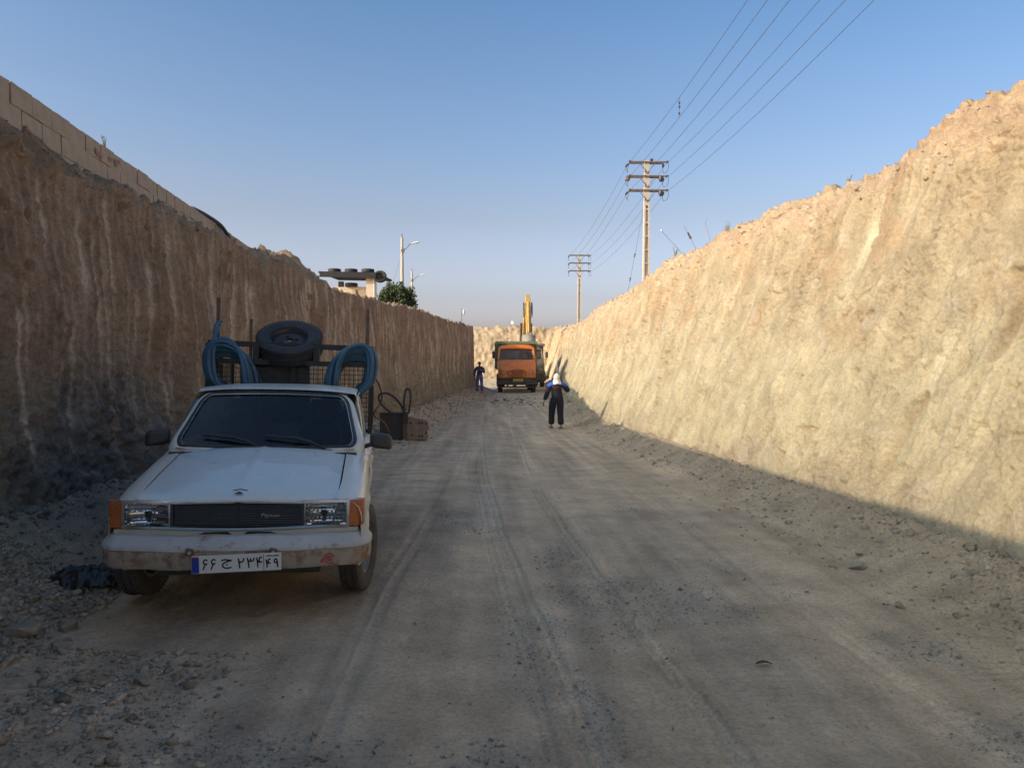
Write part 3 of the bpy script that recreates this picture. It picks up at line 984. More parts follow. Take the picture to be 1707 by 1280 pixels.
def dry_plant(x, y, z, h, n, label, seed, mat='stalk', group=None, spread=0.5):
    t = thing('dry_plant', label, 'plant', (x, y, z), group=group)
    r = random.Random(seed)
    m = MB()
    for i in range(n):
        a = r.uniform(0, 6.28); L = h * r.uniform(0.5, 1.0); s = spread * r.uniform(0.2, 1)
        e = Vector((math.cos(a) * s * L, math.sin(a) * s * L, L))
        mid = e * 0.5 + Vector((0, 0, 0.1 * L))
        m.tube([(0, 0, -0.05), mid, e], [0.007, 0.005, 0.002], 5)
        for k in range(2):
            q = mid.lerp(e, r.random())
            m.tube([q, q + Vector((r.gauss(0, .12), r.gauss(0, .12), r.uniform(.02, .15))) * L], [0.004, 0.002], 4)
    m.build('stems', M[mat], t)
    return t


p = wall_pt(9.6)
dry_plant(p.x - 0.12, p.y, WTOP, 0.22, 4, 'thin green weed standing up on the block wall', 3, 'green_stalk', spread=0.35)
for y, j, h, lab, sd in ((21.6, 334, 0.34, 'dry bush on the crumbling step of the right cut, below the utility pole', 5),
                         (17.2, 338, 0.30, 'dry weed tuft on the right rim, above the lump with leaning sticks', 6),
                         (11.6, 339, 0.16, 'low dry weed on the right rim near the middle of the slope', 7)):
    q = surf_at(PR, y, j)
    dry_plant(q.x, q.y, q.z, h, 11, lab, sd)

# sticks and a bent wire leaning on the right rim
M['bark'] = plain('weathered_wood', (0.16, 0.13, 0.10), 0.9, var=0.3, scale=15)
M['white'] = plain('white_plastic', (0.72, 0.71, 0.68), 0.6, var=0.06)
M['ceramic'] = plain('dark_insulator', (0.07, 0.05, 0.045), 0.35, var=0.2)
q = surf_at(PR, 20.6, 336)
wr = thing('anchor_wire', 'thin wire with a white knob sticking up from the right rim beside the utility pole', 'wire', q)
MB().tube([(0, 0, -0.1), (-0.28, 0.05, 0.24), (-0.62, 0.1, 0.62)], 0.0055, 6).build('wire', M['bark'], wr)
MB().lathe([(1e-3, -0.03), (0.022, -0.02), (0.03, 0.0), (0.022, 0.02), (1e-3, 0.03)], Matrix.Translation((-0.63, 0.1, 0.64)), 10).build('knob', M['white'], wr)
q = surf_at(PR, 19.4, 337)
wr = thing('anchor_wire', 'short wire with a dark insulator sticking up from the right rim', 'wire', q)
MB().tube([(0, 0, -0.1), (-0.17, 0.02, 0.26), (-0.36, 0.05, 0.62)], 0.0055, 6).build('wire', M['bark'], wr)
MB().tube([(-0.19, 0.02, 0.29), (-0.27, 0.03, 0.45)], [0.03, 0.02], 8).build('insulator', M['ceramic'], wr)
q = surf_at(PR, 18.4, 337)
wr = thing('anchor_wire', 'pale bent wire with a kinked tip on the right rim, highest of the three', 'wire', q)
MB().tube([(0, 0, -0.1), (-0.05, 0, 0.22), (-0.16, 0, 0.58), (-0.10, 0, 0.68)], 0.0055, 6).build('wire', M['stalk'], wr)

# ------------------------------------------------------------------ the parked pickup (local: x to its left side, -y forward)
M['paint'] = plain('cream_car_paint', (0.66, 0.64, 0.55), 0.33, var=0.05, scale=3, dust=0.22, dustcol=(0.40, 0.37, 0.31), rust=0.16, rscale=3.2, coat=0.3, bmp=0.22, bscale=3.2)
M['paint_skylit'] = plain('skylit_hood_paint', (0.62, 0.66, 0.64), 0.34, var=0.05, scale=3, dust=0.20, dustcol=(0.40, 0.38, 0.33), coat=0.3, bmp=0.30, bscale=2.6)  # cream paint again, tinted bluer for the skylight on the hood
M['bumper'] = plain('chipped_bumper', (0.42, 0.43, 0.43), 0.5, var=0.15, scale=5, dust=0.3, rust=0.40, rscale=7.5)
M['bumper_low'] = plain('rusty_bumper_face', (0.36, 0.32, 0.26), 0.6, var=0.2, scale=5, dust=0.35, rust=0.445, rscale=5.5)
M['black'] = plain('black_plastic', (0.017, 0.017, 0.019), 0.5, var=0.2, dust=0.07)
M['iron'] = plain('black_steel', (0.012, 0.011, 0.011), 0.6, var=0.3, scale=9, dust=0.04, rust=0.25, rscale=8)
M['rust_iron'] = plain('rusty_steel', (0.10, 0.055, 0.035), 0.85, var=0.35, scale=12, dust=0.12, bmp=0.3)
M['chrome'] = plain('dull_chrome', (0.55, 0.56, 0.57), 0.28, 0.9, var=0.08, dust=0.15)
M['seat'] = plain('seat_cloth', (0.05, 0.05, 0.055), 0.9, var=0.2)
M['trim'] = plain('blue_grey_strip', (0.22, 0.33, 0.38), 0.4, var=0.15, dust=0.15)


def glass_mat(name, tint, film=0.07):
    m, nt, bs = new_mat(name)
    nt.nodes.remove(bs)
    out = nt.nodes['Material Output']
    tr = N(nt, 'ShaderNodeBsdfTransparent'); tr.inputs[0].default_value = (*tint, 1)
    gl = N(nt, 'ShaderNodeBsdfGlossy'); gl.inputs['Roughness'].default_value = 0.02
    fr = N(nt, 'ShaderNodeFresnel'); fr.inputs[0].default_value = 1.5
    ms = N(nt, 'ShaderNodeMixShader')
    nt.links.new(fr.outputs[0], ms.inputs[0]); nt.links.new(tr.outputs[0], ms.inputs[1]); nt.links.new(gl.outputs[0], ms.inputs[2])
    df = N(nt, 'ShaderNodeBsdfDiffuse'); df.inputs[0].default_value = (0.3, 0.27, 0.22, 1)
    ms2 = N(nt, 'ShaderNodeMixShader')
    dfac = ramp(nt, noise_node(nt, 2.5, 6, 0.7), [(0.3, film * 0.2), (0.85, film)])
    nt.links.new(dfac, ms2.inputs[0]); nt.links.new(ms.outputs[0], ms2.inputs[1]); nt.links.new(df.outputs[0], ms2.inputs[2])
    nt.links.new(ms2.outputs[0], out.inputs['Surface'])
    return m


M['glass'] = glass_mat('tinted_windscreen', (0.50, 0.56, 0.62), 0.02)
M['lens'] = glass_mat('clear_lens', (0.9, 0.92, 0.93))
M['amber'] = plain('amber_lens', (0.42, 0.10, 0.015), 0.22, var=0.12, scale=9, coat=0.5, dust=0.12)
M['reflector'] = plain('lamp_reflector', (0.80, 0.82, 0.84), 0.12, 1.0, var=0.03)
M['red_print'] = plain('red_sticker', (0.45, 0.07, 0.05), 0.6, var=0.3, scale=25)
M['plate_white'] = plain('plate_white', (0.66, 0.66, 0.63), 0.5, var=0.04, dust=0.14)
M['ink'] = plain('plate_ink', (0.012, 0.012, 0.014), 0.5)
M['plate_blue'] = plain('plate_blue', (0.02, 0.04, 0.30), 0.4)


def make_tyre(rad, width, rim_r, lugs=True, n=56):
    """Lathed tyre about local Z with a tread of raised blocks."""
    m = MB()
    h = width / 2
    prof = [(rim_r, -h * 0.78), (rim_r + (rad - rim_r) * 0.25, -h * 0.98), (rim_r + (rad - rim_r) * 0.65, -h), (rad * 0.965, -h * 0.86), (rad, -h * 0.70), (rad, -h * 0.36), (rad * 0.975, -h * 0.34),
            (rad * 0.975, -h * 0.28), (rad, -h * 0.26), (rad, h * 0.26), (rad * 0.975, h * 0.28), (rad * 0.975, h * 0.34), (rad, h * 0.36), (rad, h * 0.70), (rad * 0.965, h * 0.86),
            (rim_r + (rad - rim_r) * 0.65, h), (rim_r + (rad - rim_r) * 0.25, h * 0.98), (rim_r, h * 0.78), (rim_r - 0.008, 0)]
    m.lathe(prof, None, n, closed=True)
    if lugs:
        for k in range(n):
            a = 2 * math.pi * (k + 0.5) / n
            for sx in (-1, 1):
                T = Matrix.Rotation(a + sx * 0.02, 4, 'Z') @ Matrix.Translation((rad + 0.001, 0, sx * h * 0.62))
                vs = [(-.008, -rad * 0.030, -h * .2), (.006, -rad * 0.026, -h * .19), (.006, rad * 0.026, -h * .19), (-.008, rad * 0.03, -h * .2),
                      (-.008, -rad * 0.030, h * .2), (.006, -rad * 0.026, h * .19), (.006, rad * 0.026, h * .19), (-.008, rad * 0.03, h * .2)]
                m.add(vs, [(0, 3, 2, 1), (4, 5, 6, 7), (0, 1, 5, 4), (1, 2, 6, 5), (2, 3, 7, 6), (3, 0, 4, 7)], T)
    return m


def make_rim(r, width, holes=8):
    """Steel wheel about local Z, outer face towards +Z."""
    m = MB()
    h = width / 2
    m.lathe([(r, h * 0.8), (r * 1.03, h * 0.9), (r * 0.95, h * 0.86), (r * 0.90, h * 0.55), (r * 0.84, h * 0.30), (r * 0.86, -h * .8), (r, -h * 0.8)], None, 36)
    m.lathe([(r * 0.84, h * 0.30), (r * 0.72, h * 0.42), (r * 0.55, h * 0.46), (r * 0.42, h * 0.30), (r * 0.30, h * 0.34), (r * 0.22, h * 0.52), (r * 0.17, h * 0.52), (r * 0.15, h * 0.2)], None, 36)
    for k in range(4):
        a = 2 * math.pi * k / 4 + 0.4
        m.lathe([(1e-3, 0.016), (0.012, 0.014), (0.014, 0)], Matrix.Translation((math.cos(a) * r * .42, math.sin(a) * r * .42, h * .31)), 6)
    return m


def rim_holes(r, width, n=10):
    m = MB()
    h = width / 2
    for k in range(n):
        a = 2 * math.pi * k / n
        q = Matrix.Rotation(a, 4, 'Z') @ Matrix.Translation((r * 0.64, 0, h * 0.452))
        m.lathe([(1e-3, 0.003), (r * 0.065, 0.003), (r * 0.075, -0.01)], q, 10)
    return m


M['tyre'] = plain('dusty_tyre', (0.022, 0.022, 0.024), 0.85, var=0.3, scale=10, dust=0.30, dustcol=(0.22, 0.19, 0.15))
M['tyre_dark'] = plain('old_tyre', (0.018, 0.019, 0.022), 0.7, var=0.3, scale=10, dust=0.08, dustcol=(0.2, 0.18, 0.15))
M['rim'] = plain('dusty_steel_rim', (0.16, 0.155, 0.15), 0.5, 0.5, var=0.25, scale=8, dust=0.4, rust=0.25)
M['rim_dark'] = plain('dark_steel_rim', (0.03, 0.032, 0.042), 0.42, 0.4, var=0.3, scale=8, dust=0.06)

car = thing('pickup_truck', 'old cream pickup parked on the left with a black cargo rack behind its cab', 'pickup truck', (-1.505, 4.72, -0.075), (0, R(1.45), R(7.4)))
car.scale = (0.977, 1, 1)

HW = 0.80
WB = [(0.80, 0.335), (3.22, 0.345)]       # wheel centres (y, arch radius)


def zt(y):      # height of the hood edge / belt line
    return float(np.interp(y, [0.06, 0.12, 0.3, 0.7, 1.1, 1.35, 2.7, 4.25], [0.755, 0.778, 0.808, 0.868, 0.925, 0.945, 0.945, 0.93]))


def tap(y):     # plan taper towards both ends
    return 1 - 0.045 * max(0, (0.55 - y) / 0.5) ** 2 - 0.02 * max(0, (y - 3.6) / 0.65) ** 2


def zlow(y):
    z = 0.27 if y > 0.35 else lerp(0.50, 0.27, max(0, (y - 0.1) / 0.25))
    for yc, ra in WB:
        d = abs(y - yc)
        if d < ra: z = max(z, 0.30 + math.sqrt(ra * ra - d * d))
    return z


ys = sorted(set([round(v, 4) for v in list(np.linspace(0.10, 4.22, 90)) + [yc + ra * math.cos(a) for yc, ra in WB for a in np.linspace(0, math.pi, 31)]]))
for sgn in (1, -1):
    rows = []
    for y in ys:
        t = tap(y); z0 = zlow(y); ztp = zt(y); row = []
        nxt = 0.742 if y < 1.25 else lerp(0.742, 0.772, min(1, (y - 1.25) / 0.3))
        inn = 0.622 if y < 1.22 else lerp(0.622, 0.745, min(1, (y - 1.22) / 0.25))
        up = [(inn, ztp - 0.02), (inn + 0.002, ztp + 0.002), (lerp(inn, nxt, .5), ztp - 0.004), (nxt, ztp - 0.022), (nxt + 0.035, ztp - 0.055), (HW - 0.006, ztp - 0.10)]
        zs0 = ztp - 0.155
        up.append((HW, zs0))
        nlow = 12
        for k in range(1, nlow + 1):
            z = lerp(zs0, min(z0, zs0 - 0.02), k / nlow)
            x = HW - 0.045 * ss(0.52, 0.24, z) - 0.006 * math.exp(-((z - 0.60) / 0.03) ** 2) + 0.008 * math.exp(-((z - 0.66) / 0.03) ** 2)
            for yc, ra in WB:
                d = math.hypot(y - yc, z - 0.30)
                x += 0.016 * float(ss(ra + 0.07, ra, d))
            up.append((float(x), z))
        up.append((up[-1][0] - 0.035, up[-1][1] + 0.012))
        rows.append([(sgn * x * t, y, z) for x, z in up])
    MB().grid(rows, flip=(sgn > 0)).build('fender', M['paint'], car, 50)

# hood
def hood_z(x, y):
    q = abs(x) / 0.61
    return zt(y) + 0.004 + 0.042 * (1 - q * q) * min(1, 0.45 + y) + 0.007 * math.exp(-(x / 0.025) ** 2) - 0.012 * math.exp(-((abs(x) - 0.40) / 0.05) ** 2) * 0


rows = []
for i, y in enumerate([0.075, 0.08, 0.10, 0.14] + list(np.linspace(0.2, 1.19, 22))):
    row = []
    for x in np.linspace(-0.612, 0.612, 41):
        yy = y + 0.035 * (abs(x) / 0.61) ** 2 * (1 - i / 26) + (0.09 * (x / 0.61) ** 2) * (i / 26)
        z = hood_z(x, max(y, 0.1)) - (0.045 if i == 0 else 0.020 if i == 1 else 0.006 if i == 2 else 0)
        row.append((x, yy, z))
    rows.append(row)
hood = MB().grid(rows).build('hood', M['paint_skylit'], car, 60)
# chipped bright lip along the hood's front edge, and the small badge above it
lip = MB().tube([(x, 0.070 + 0.035 * (abs(x) / 0.61) ** 2, hood_z(x, 0.1) - 0.034) for x in np.linspace(-0.60, 0.60, 25)], 0.007, 6)
M['lip'] = plain('worn_hood_lip', (0.52, 0.52, 0.50), 0.4, 0.2, var=0.3, scale=12, rust=0.3, rscale=7)
lip.build('lip', M['lip'], hood)
bd = MB()
bd.tube([(x, 0.165 + 0.5 * x * x * 10 * 0.06, hood_z(x, 0.165) + 0.001) for x in np.linspace(-0.045, 0.045, 9)], 0.004, 5)
bd.add([(-0.032, 0.095, hood_z(0, .1) + 0.003), (0.032, 0.095, hood_z(0, .1) + 0.003), (0, 0.125, hood_z(0, .125) + 0.005)], [(0, 1, 2)])
bd.build('badge', M['black'], hood)
# grille cavity, front panel, valance
fp = MB()
fp.box((0, 0.175, 0.675), (1.40, 0.03, 0.16)).build('front_panel', M['black'], car)
vl = MB()
vl.grid([[(x * 1.0, 0.088 + 0.05 * (abs(x) / 0.75) ** 3, z) for x in np.linspace(-0.75, 0.75, 31)] for z in (0.588, 0.560, 0.53)])
vl.grid([[(x, 0.10 + 0.05 * (abs(x) / 0.75) ** 3 + q, z) for x in np.linspace(-0.72, 0.72, 31)] for z, q in ((0.53, 0.0), (0.44, 0.04), (0.34, 0.16))])
vl.build('valance', M['paint'], car)
sl_ = MB()
for sx in (-1, 1):
    sl_.add([(sx * 0.03, 0.083, 0.553), (sx * 0.26, 0.087, 0.551), (sx * 0.20, 0.086, 0.572), (sx * 0.06, 0.083, 0.575)], [(0, 1, 2, 3)])
sl_.build('air_slot', M['black'], car)
MB().tube([(x, 0.078 + 0.05 * (abs(x) / 0.75) ** 3, 0.596 - 0.008 * math.cos(x * 4)) for x in np.linspace(-0.70, 0.70, 29)], [0.010] * 29, 8).build('trim_strip', M['trim'], car)
gr = MB()
gr.box((0, 0.128, 0.683), (0.80, 0.012, 0.148))
gr = gr.build('grille', M['black'], car)
M['slat'] = plain('grille_slat', (0.011, 0.011, 0.014), 0.45, var=0.2, dust=0.02)
slm = MB().prism([(0, -0.0042), (0.016, -0.0042), (0.012, 0.0042), (0.003, 0.0048)], 0, -0.385, 0.385)
sme = None
for k in range(9):
    if sme is None:
        vs = slm
        o = slm.build('slat', M['slat'], gr); sme = o.data
    else:
        o = link('slat', sme, None, gr)
    o.location = (0, 0.100, 0.622 + k * 0.0152)
MB().box((0.0, 0.104, 0.683), (0.006, 0.012, 0.14)).build('divider', M['slat'], gr)
fr = MB()
fr.box((0, 0.100, 0.757), (0.81, 0.03, 0.008)); fr.box((0, 0.100, 0.610), (0.81, 0.03, 0.008))
for sx in (-1, 1): fr.box((sx * 0.397, 0.100, 0.683), (0.018, 0.03, 0.14))
fr.build('frame', M['black'], gr)
tx = link('lettering', text_mesh('lettering', 'Paykan', 0.034, 0.002, 0.25), M['chrome'], gr)
tx.location = (0.195, 0.094, 0.672); tx.rotation_euler = (R(90), 0, 0); tx.scale = (1.25, 0.9, 1)
for sx in (-1, 1):
    hl = thing('headlight', None, None, (sx * 0.545, 0.094, 0.682)); hl.parent = car
    bz = MB()
    W, H = 0.147, 0.086
    out = [(-W, -H), (W, -H), (W, H), (-W, H)]; inn = [(-W + .018, -H + .013), (W - .018, -H + .013), (W - .018, H - .016), (-W + .018, H - .016)]
    vs = [(x, 0, z) for x, z in out] + [(x, -0.004, z) for x, z in inn] + [(x, 0.03, z) for x, z in inn] + [(x, 0.03, z) for x, z in out]
    fs = [(i, (i + 1) % 4, 4 + (i + 1) % 4, 4 + i) for i in range(4)] + [(4 + i, 4 + (i + 1) % 4, 8 + (i + 1) % 4, 8 + i) for i in range(4)] + [(12 + i, 12 + (i + 1) % 4, (i + 1) % 4, i) for i in range(4)]
    bz.add(vs, fs).build('bezel', M['chrome'], hl)
    rf = MB()
    w2, h2 = W - 0.02, H - 0.016
    for cx_, ww_ in ((0.0, 1.0),):
        rows = []
        for i in range(21):
            for_row = []
            for k in range(25):
                u = -1 + 2 * i / 20; v = -1 + 2 * k / 24
                x = (cx_ + ww_ * u) * w2; z = v * h2
                d = 0.056 - 0.050 * min(1, (u * u * 0.8 + v * v * 0.7)) + 0.0016 * math.sin(k * 2.6) + 0.0022 * math.sin(i * 3.3 + 0.5 * k)
                for_row.append((x, d, z))
            rows.append(for_row)
        rf.grid(rows)
    rf.build('reflector', M['reflector'], hl, 25)
    bl = MB()
    bl.lathe([(1e-3, -0.016), (0.012, -0.012), (0.017, 0.0), (0.020, 0.02)], Matrix.Translation((-sx * 0.012, 0.012, 0.006)) @ Matrix.Rotation(R(90), 4, 'X'), 14)
    bl.box((-sx * 0.012, 0.01, -0.032), (0.02, 0.008, 0.03))
    bl.build('bulb_shield', M['rim_dark'], hl)
    ln = MB()
    ln.grid([[(x, -0.003 - 0.004 * math.cos(x * 9) * math.cos(z * 14), z) for x in np.linspace(-w2, w2, 9)] for z in np.linspace(-h2, h2, 7)])
    ln.build('lens', M['lens'], hl)
    ind = MB()
    z0, z1 = 0.600, 0.762
    pts = [(0.690, 0.100), (0.745, 0.112), (0.778, 0.135), (0.788, 0.20)]
    ind.grid([[(sx * x, y, z) for x, y in pts] for z in (z0, z1)])
    ind.grid([[(sx * x, y, z1) for x, y in pts], [(sx * x, 0.2, z1) for x, y in pts]])
    ind.grid([[(sx * x, y, z0) for x, y in pts], [(sx * x, 0.2, z0) for x, y in pts]])
    ind.build('indicator', M['amber'], car, 30)
    MB().box((sx * 0.687, 0.104, 0.681), (0.012, 0.02, 0.165)).build('light_gasket', M['black'], car)

# bumper
bprof = [(0.030, 0.565), (0.004, 0.559), (-0.035, 0.511), (-0.045, 0.498), (-0.046, 0.480), (-0.038, 0.472), (-0.036, 0.387), (-0.020, 0.363), (0.035, 0.357)]
bpath = [(-0.795, 0.30, 1, 0), (-0.792, 0.22, 1, 0)] + [(-0.792 + 0.11 * (1 - math.cos(a)), 0.22 - 0.14 * math.sin(a), math.cos(a), math.sin(a)) for a in np.linspace(0.15, math.pi / 2 - 0.12, 9)]
bpath += [(x, 0.075 - 0.06 * (1 - (x / 0.72) ** 2), 0, 1) for x in np.linspace(-0.62, 0, 16)]
full = [(x, y, -nx, -ny) for x, y, nx, ny in bpath] + [(-x, y, nx, -ny) for x, y, nx, ny in bpath[-2::-1]]
rows = []
rr_ = random.Random(3)
for x, y, nx, ny in full:
    L = math.hypot(nx, ny)
    dent = 0.006 * math.sin(x * 13) * math.sin(x * 5.1) + rr_.uniform(-.001, .001)
    rows.append([(x + nx / L * (-o_) , y + ny / L * (-o_) + dent, z + dent * 0.7) for o_, z in bprof])
bu = MB().grid([r_[:6] for r_ in rows]).build('bumper', M['bumper'], car, 35)
MB().grid([r_[5:] for r_ in rows]).build('lower_face', M['bumper_low'], bu, 35)
for sx, zz_ in ((-0.262, 0.477), (0.232, 0.472)):
    bk = MB().box((sx, -0.032, zz_), (0.045, 0.022, 0.045), (0, 0.2, 0)).build('bracket', M['rust_iron'], bu, bevel=0.006)
    MB().disc((sx + 0.003, -0.046, zz_), 0.011, (0, -1, 0), 12, 0.01).build('bolt', M['chrome'], bu)
st = MB()
cx_, cz_ = 0.575, 0.417


def front_y(x): return 0.075 - 0.06 * (1 - (x / 0.72) ** 2) - 0.045


for ra, th_, a0, a1 in ((0.030, 0.009, 0.3, 5.6), (0.011, 0.011, 0, 6.3)):
    aa = np.linspace(a0, a1, 22)
    o_ = [(cx_ + (ra + th_ / 2) * math.cos(a), front_y(cx_), cz_ + (ra + th_ / 2) * math.sin(a)) for a in aa]
    i_ = [(cx_ + (ra - th_ / 2) * math.cos(a), front_y(cx_), cz_ + (ra - th_ / 2) * math.sin(a)) for a in aa]
    st.grid([o_, i_])
st.add([(cx_ - .058, front_y(cx_), cz_ - .022), (cx_ - .036, front_y(cx_), cz_ - .03), (cx_ - .036, front_y(cx_), cz_ + .004), (cx_ - .05, front_y(cx_), cz_ - .002)], [(0, 1, 2, 3)])
st.build('sticker', M['red_print'], bu, recalc=False)

# licence plate with its characters as raised print
pl = thing('licence_plate', None, None, (0.022, -0.052, 0.413), (R(2), R(-1.7), 0)); pl.parent = car
MB().box((0, 0, 0), (0.53, 0.004, 0.108)).build('plate', M['plate_white'], pl, bevel=0.0015)
MB().box((-0.242, -0.003, -0.004), (0.042, 0.003, 0.092)).build('blue_band', M['plate_blue'], pl)
fl = MB().box((-0.242, -0.0032, 0.046), (0.042, 0.003, 0.007))
fl.build('flag_mark', M['red_print'], pl)


def stroke(m, pts, wd, x0, z0, sx, sz):
    P = [Vector((x0 + p[0] * sx, 0, z0 + p[1] * sz)) for p in pts]
    P = smooth_pts(P, 4)
    L = []; Rr = []
    for i, p in enumerate(P):
        t = (P[min(i + 1, len(P) - 1)] - P[max(i - 1, 0)]).normalized()
        n_ = Vector((-t.z, 0, t.x)) * wd / 2
        L.append((p + n_)[:]); Rr.append((p - n_)[:])
    m.grid([[(a[0], -0.0036, a[2]) for a in L], [(a[0], -0.0036, a[2]) for a in Rr]])
    m.grid([[(a[0], -0.0036, a[2]) for a in L], [(a[0], -0.0015, a[2]) for a in L]])
    m.grid([[(a[0], -0.0036, a[2]) for a in Rr], [(a[0], -0.0015, a[2]) for a in Rr]])


G6 = [[(0.90, 0.88), (0.62, 1.0), (0.32, 0.86), (0.34, 0.62), (0.62, 0.55), (0.92, 0.60)], [(0.70, 0.56), (0.42, 0.36), (0.20, 0.0)]]
GJ = [[(0.05, 0.78), (0.35, 0.88), (0.62, 0.84), (1.0, 0.76)], [(0.98, 0.76), (0.55, 0.66), (0.22, 0.44), (0.20, 0.16), (0.50, -0.02), (0.98, 0.06)], [(0.50, 0.34), (0.64, 0.34)]]
G2 = [[(0.28, 0.0), (0.22, 0.5), (0.08, 1.0)], [(0.14, 0.78), (0.30, 0.62), (0.62, 0.62), (0.84, 0.76), (0.88, 1.0)]]
G3 = [[(0.26, 0.0), (0.20, 0.5), (0.06, 1.0)], [(0.12, 0.80), (0.26, 0.64), (0.44, 0.68), (0.50, 0.94)], [(0.50, 0.9), (0.58, 0.68), (0.78, 0.66), (0.92, 0.80), (0.95, 1.0)]]
G4 = [[(0.24, 0.0), (0.20, 0.5), (0.08, 1.0)], [(0.18, 0.74), (0.36, 0.54), (0.66, 0.52), (0.92, 0.56)], [(0.90, 0.96), (0.62, 1.0), (0.46, 0.84), (0.50, 0.58)]]
G9 = [[(0.74, 0.74), (0.60, 0.98), (0.32, 0.96), (0.20, 0.74), (0.36, 0.56), (0.62, 0.58), (0.74, 0.76), (0.78, 0.4), (0.84, 0.0)]]
for gl_, x, wx, z0, hz in ((G6, -0.205, 0.036, -0.032, 0.062), (G6, -0.158, 0.036, -0.032, 0.062), (GJ, -0.095, 0.066, -0.026, 0.058), (G2, 0.006, 0.040, -0.032, 0.062),
                          (G3, 0.060, 0.044, -0.032, 0.062), (G4, 0.115, 0.040, -0.032, 0.062), (G4, 0.172, 0.032, -0.036, 0.052), (G9, 0.217, 0.032, -0.036, 0.052)):
    m_ = MB()
    for s_ in gl_: stroke(m_, s_, 0.0085 if gl_ is not GJ else 0.0085, x, z0, wx, hz)
    m_.build('character', M['ink'], pl, recalc=False)
m_ = MB().box((0.160, -0.0028, -0.001), (0.003, 0.002, 0.100))
m_.build('divider', M['ink'], pl)
m_ = MB()
for x in np.linspace(0.176, 0.244, 9): stroke(m_, [(0, 0), (0.5, 0.4 + 0.5 * abs(math.sin(x * 300))), (1, 0.1)], 0.0028, x, 0.032, 0.006, 0.012)
m_.build('small_print', M['ink'], pl, recalc=False)

# windscreen, its frame, roof, pillars
def wsurf(u, v):
    return (u * lerp(0.700, 0.588, v), lerp(1.235, 1.80, v) + 0.10 * u * u * (1 - 0.3 * v), lerp(0.962, 1.352, v) - 0.022 * u * u * v + 0.0)


def rounded(hu, v0, v1, rad, n=60, ru=None):
    pts = []
    ru = ru or rad * 0.55
    for cu_, cv_, a0 in ((hu - ru, v1 - rad, 0), (-hu + ru, v1 - rad, 90), (-hu + ru, v0 + rad, 180), (hu - ru, v0 + rad, 270)):
        for k in range(10):
            a = R(a0 + 90 * k / 9)
            pts.append((cu_ + ru * math.cos(a), cv_ + rad * math.sin(a)))
    out = []
    m = len(pts)
    for i in range(m):
        p, q = pts[i], pts[(i + 1) % m]
        k_ = max(1, int(math.hypot(q[0] - p[0], q[1] - p[1]) / 0.12))
        for k in range(k_): out.append((lerp(p[0], q[0], k / k_), lerp(p[1], q[1], k / k_)))
    return out


def off(p, d):   # push along the screen's normal
    return (p[0], p[1] - d * 0.57, p[2] + d * 0.82)


ring = rounded(1.0, 0.0, 1.0, 0.20, ru=0.10)
gp = [off(wsurf(u, v), 0.004) for u, v in ring]
wsg = MB()
c0 = off(wsurf(0, 0.5), 0.004)
NR = 7
rows = []
for k in range(NR + 1):
    t = k / NR
    rows.append([off(wsurf(u * t, 0.5 + (v - 0.5) * t), 0.004) for u, v in ring])
wsg.grid(rows, closed=True)
wsg.build('windscreen', M['glass'], car, 60)
gk = MB().tube([off(wsurf(u, v), 0.010) for u, v in ring], 0.014, 8, closed=True).build('windscreen_gasket', M['black'], car)
MB().tube([off(wsurf(u * 0.975, 0.5 + (v - 0.5) * 0.965), 0.014) for u, v in ring], 0.0035, 6, closed=True).build('bright_trim', M['chrome'], gk)
def outer_uv(u, v):
    # the surround follows the cab outline: pillars at the sides, roof edge on top
    uu = u * 1.105; vv = 0.5 + (v - 0.5) * 1.13
    return uu, min(vv, 1.075)
srows = []
for t in np.linspace(0, 1, 5):
    row = []
    for u, v in ring:
        a, b = outer_uv(u, v)
        p = wsurf(lerp(u, a, t), lerp(v, b, t))
        row.append(off(p, 0.012 * math.sin(t * math.pi) + 0.004 - 0.03 * t * t * t))
    srows.append(row)
MB().grid(srows, closed=True).build('windscreen_surround', M['paint'], car, 60)
def roof_z(x, y):
    e = abs(x) / 0.655
    return 1.405 + 0.022 * math.sin(math.pi * min(1, max(0, (y - 1.75) / 1.1))) - 0.035 * e ** 3 - 0.022 * max(0, (1.95 - y) / 0.2) ** 1.6 * 0.9
rows = []
for y in list(np.linspace(1.80, 1.95, 5)) + list(np.linspace(2.0, 2.62, 8)) + [2.66, 2.69]:
    rows.append([(x, y + 0.10 * (x / 0.66) ** 2 * max(0, (2.0 - y) / 0.2), roof_z(x, y) - (0.03 if y > 2.67 else 0)) for x in np.linspace(-0.655, 0.655, 27)])
roof = MB().grid(rows)
for sx in (-1, 1):
    rf_ = [(sx * 0.655, y + 0.10 * max(0, (2.0 - y) / 0.2), roof_z(0.655, y)) for y in (1.80, 1.87, 1.95, 2.1, 2.3, 2.5, 2.66)]
    roof.grid([rf_, [(p[0] + sx * 0.012, p[1], p[2] - 0.02) for p in rf_], [(p[0] - sx * 0.0, p[1], p[2] - 0.045) for p in rf_]])
roof.build('roof', M['paint'], car, 50)
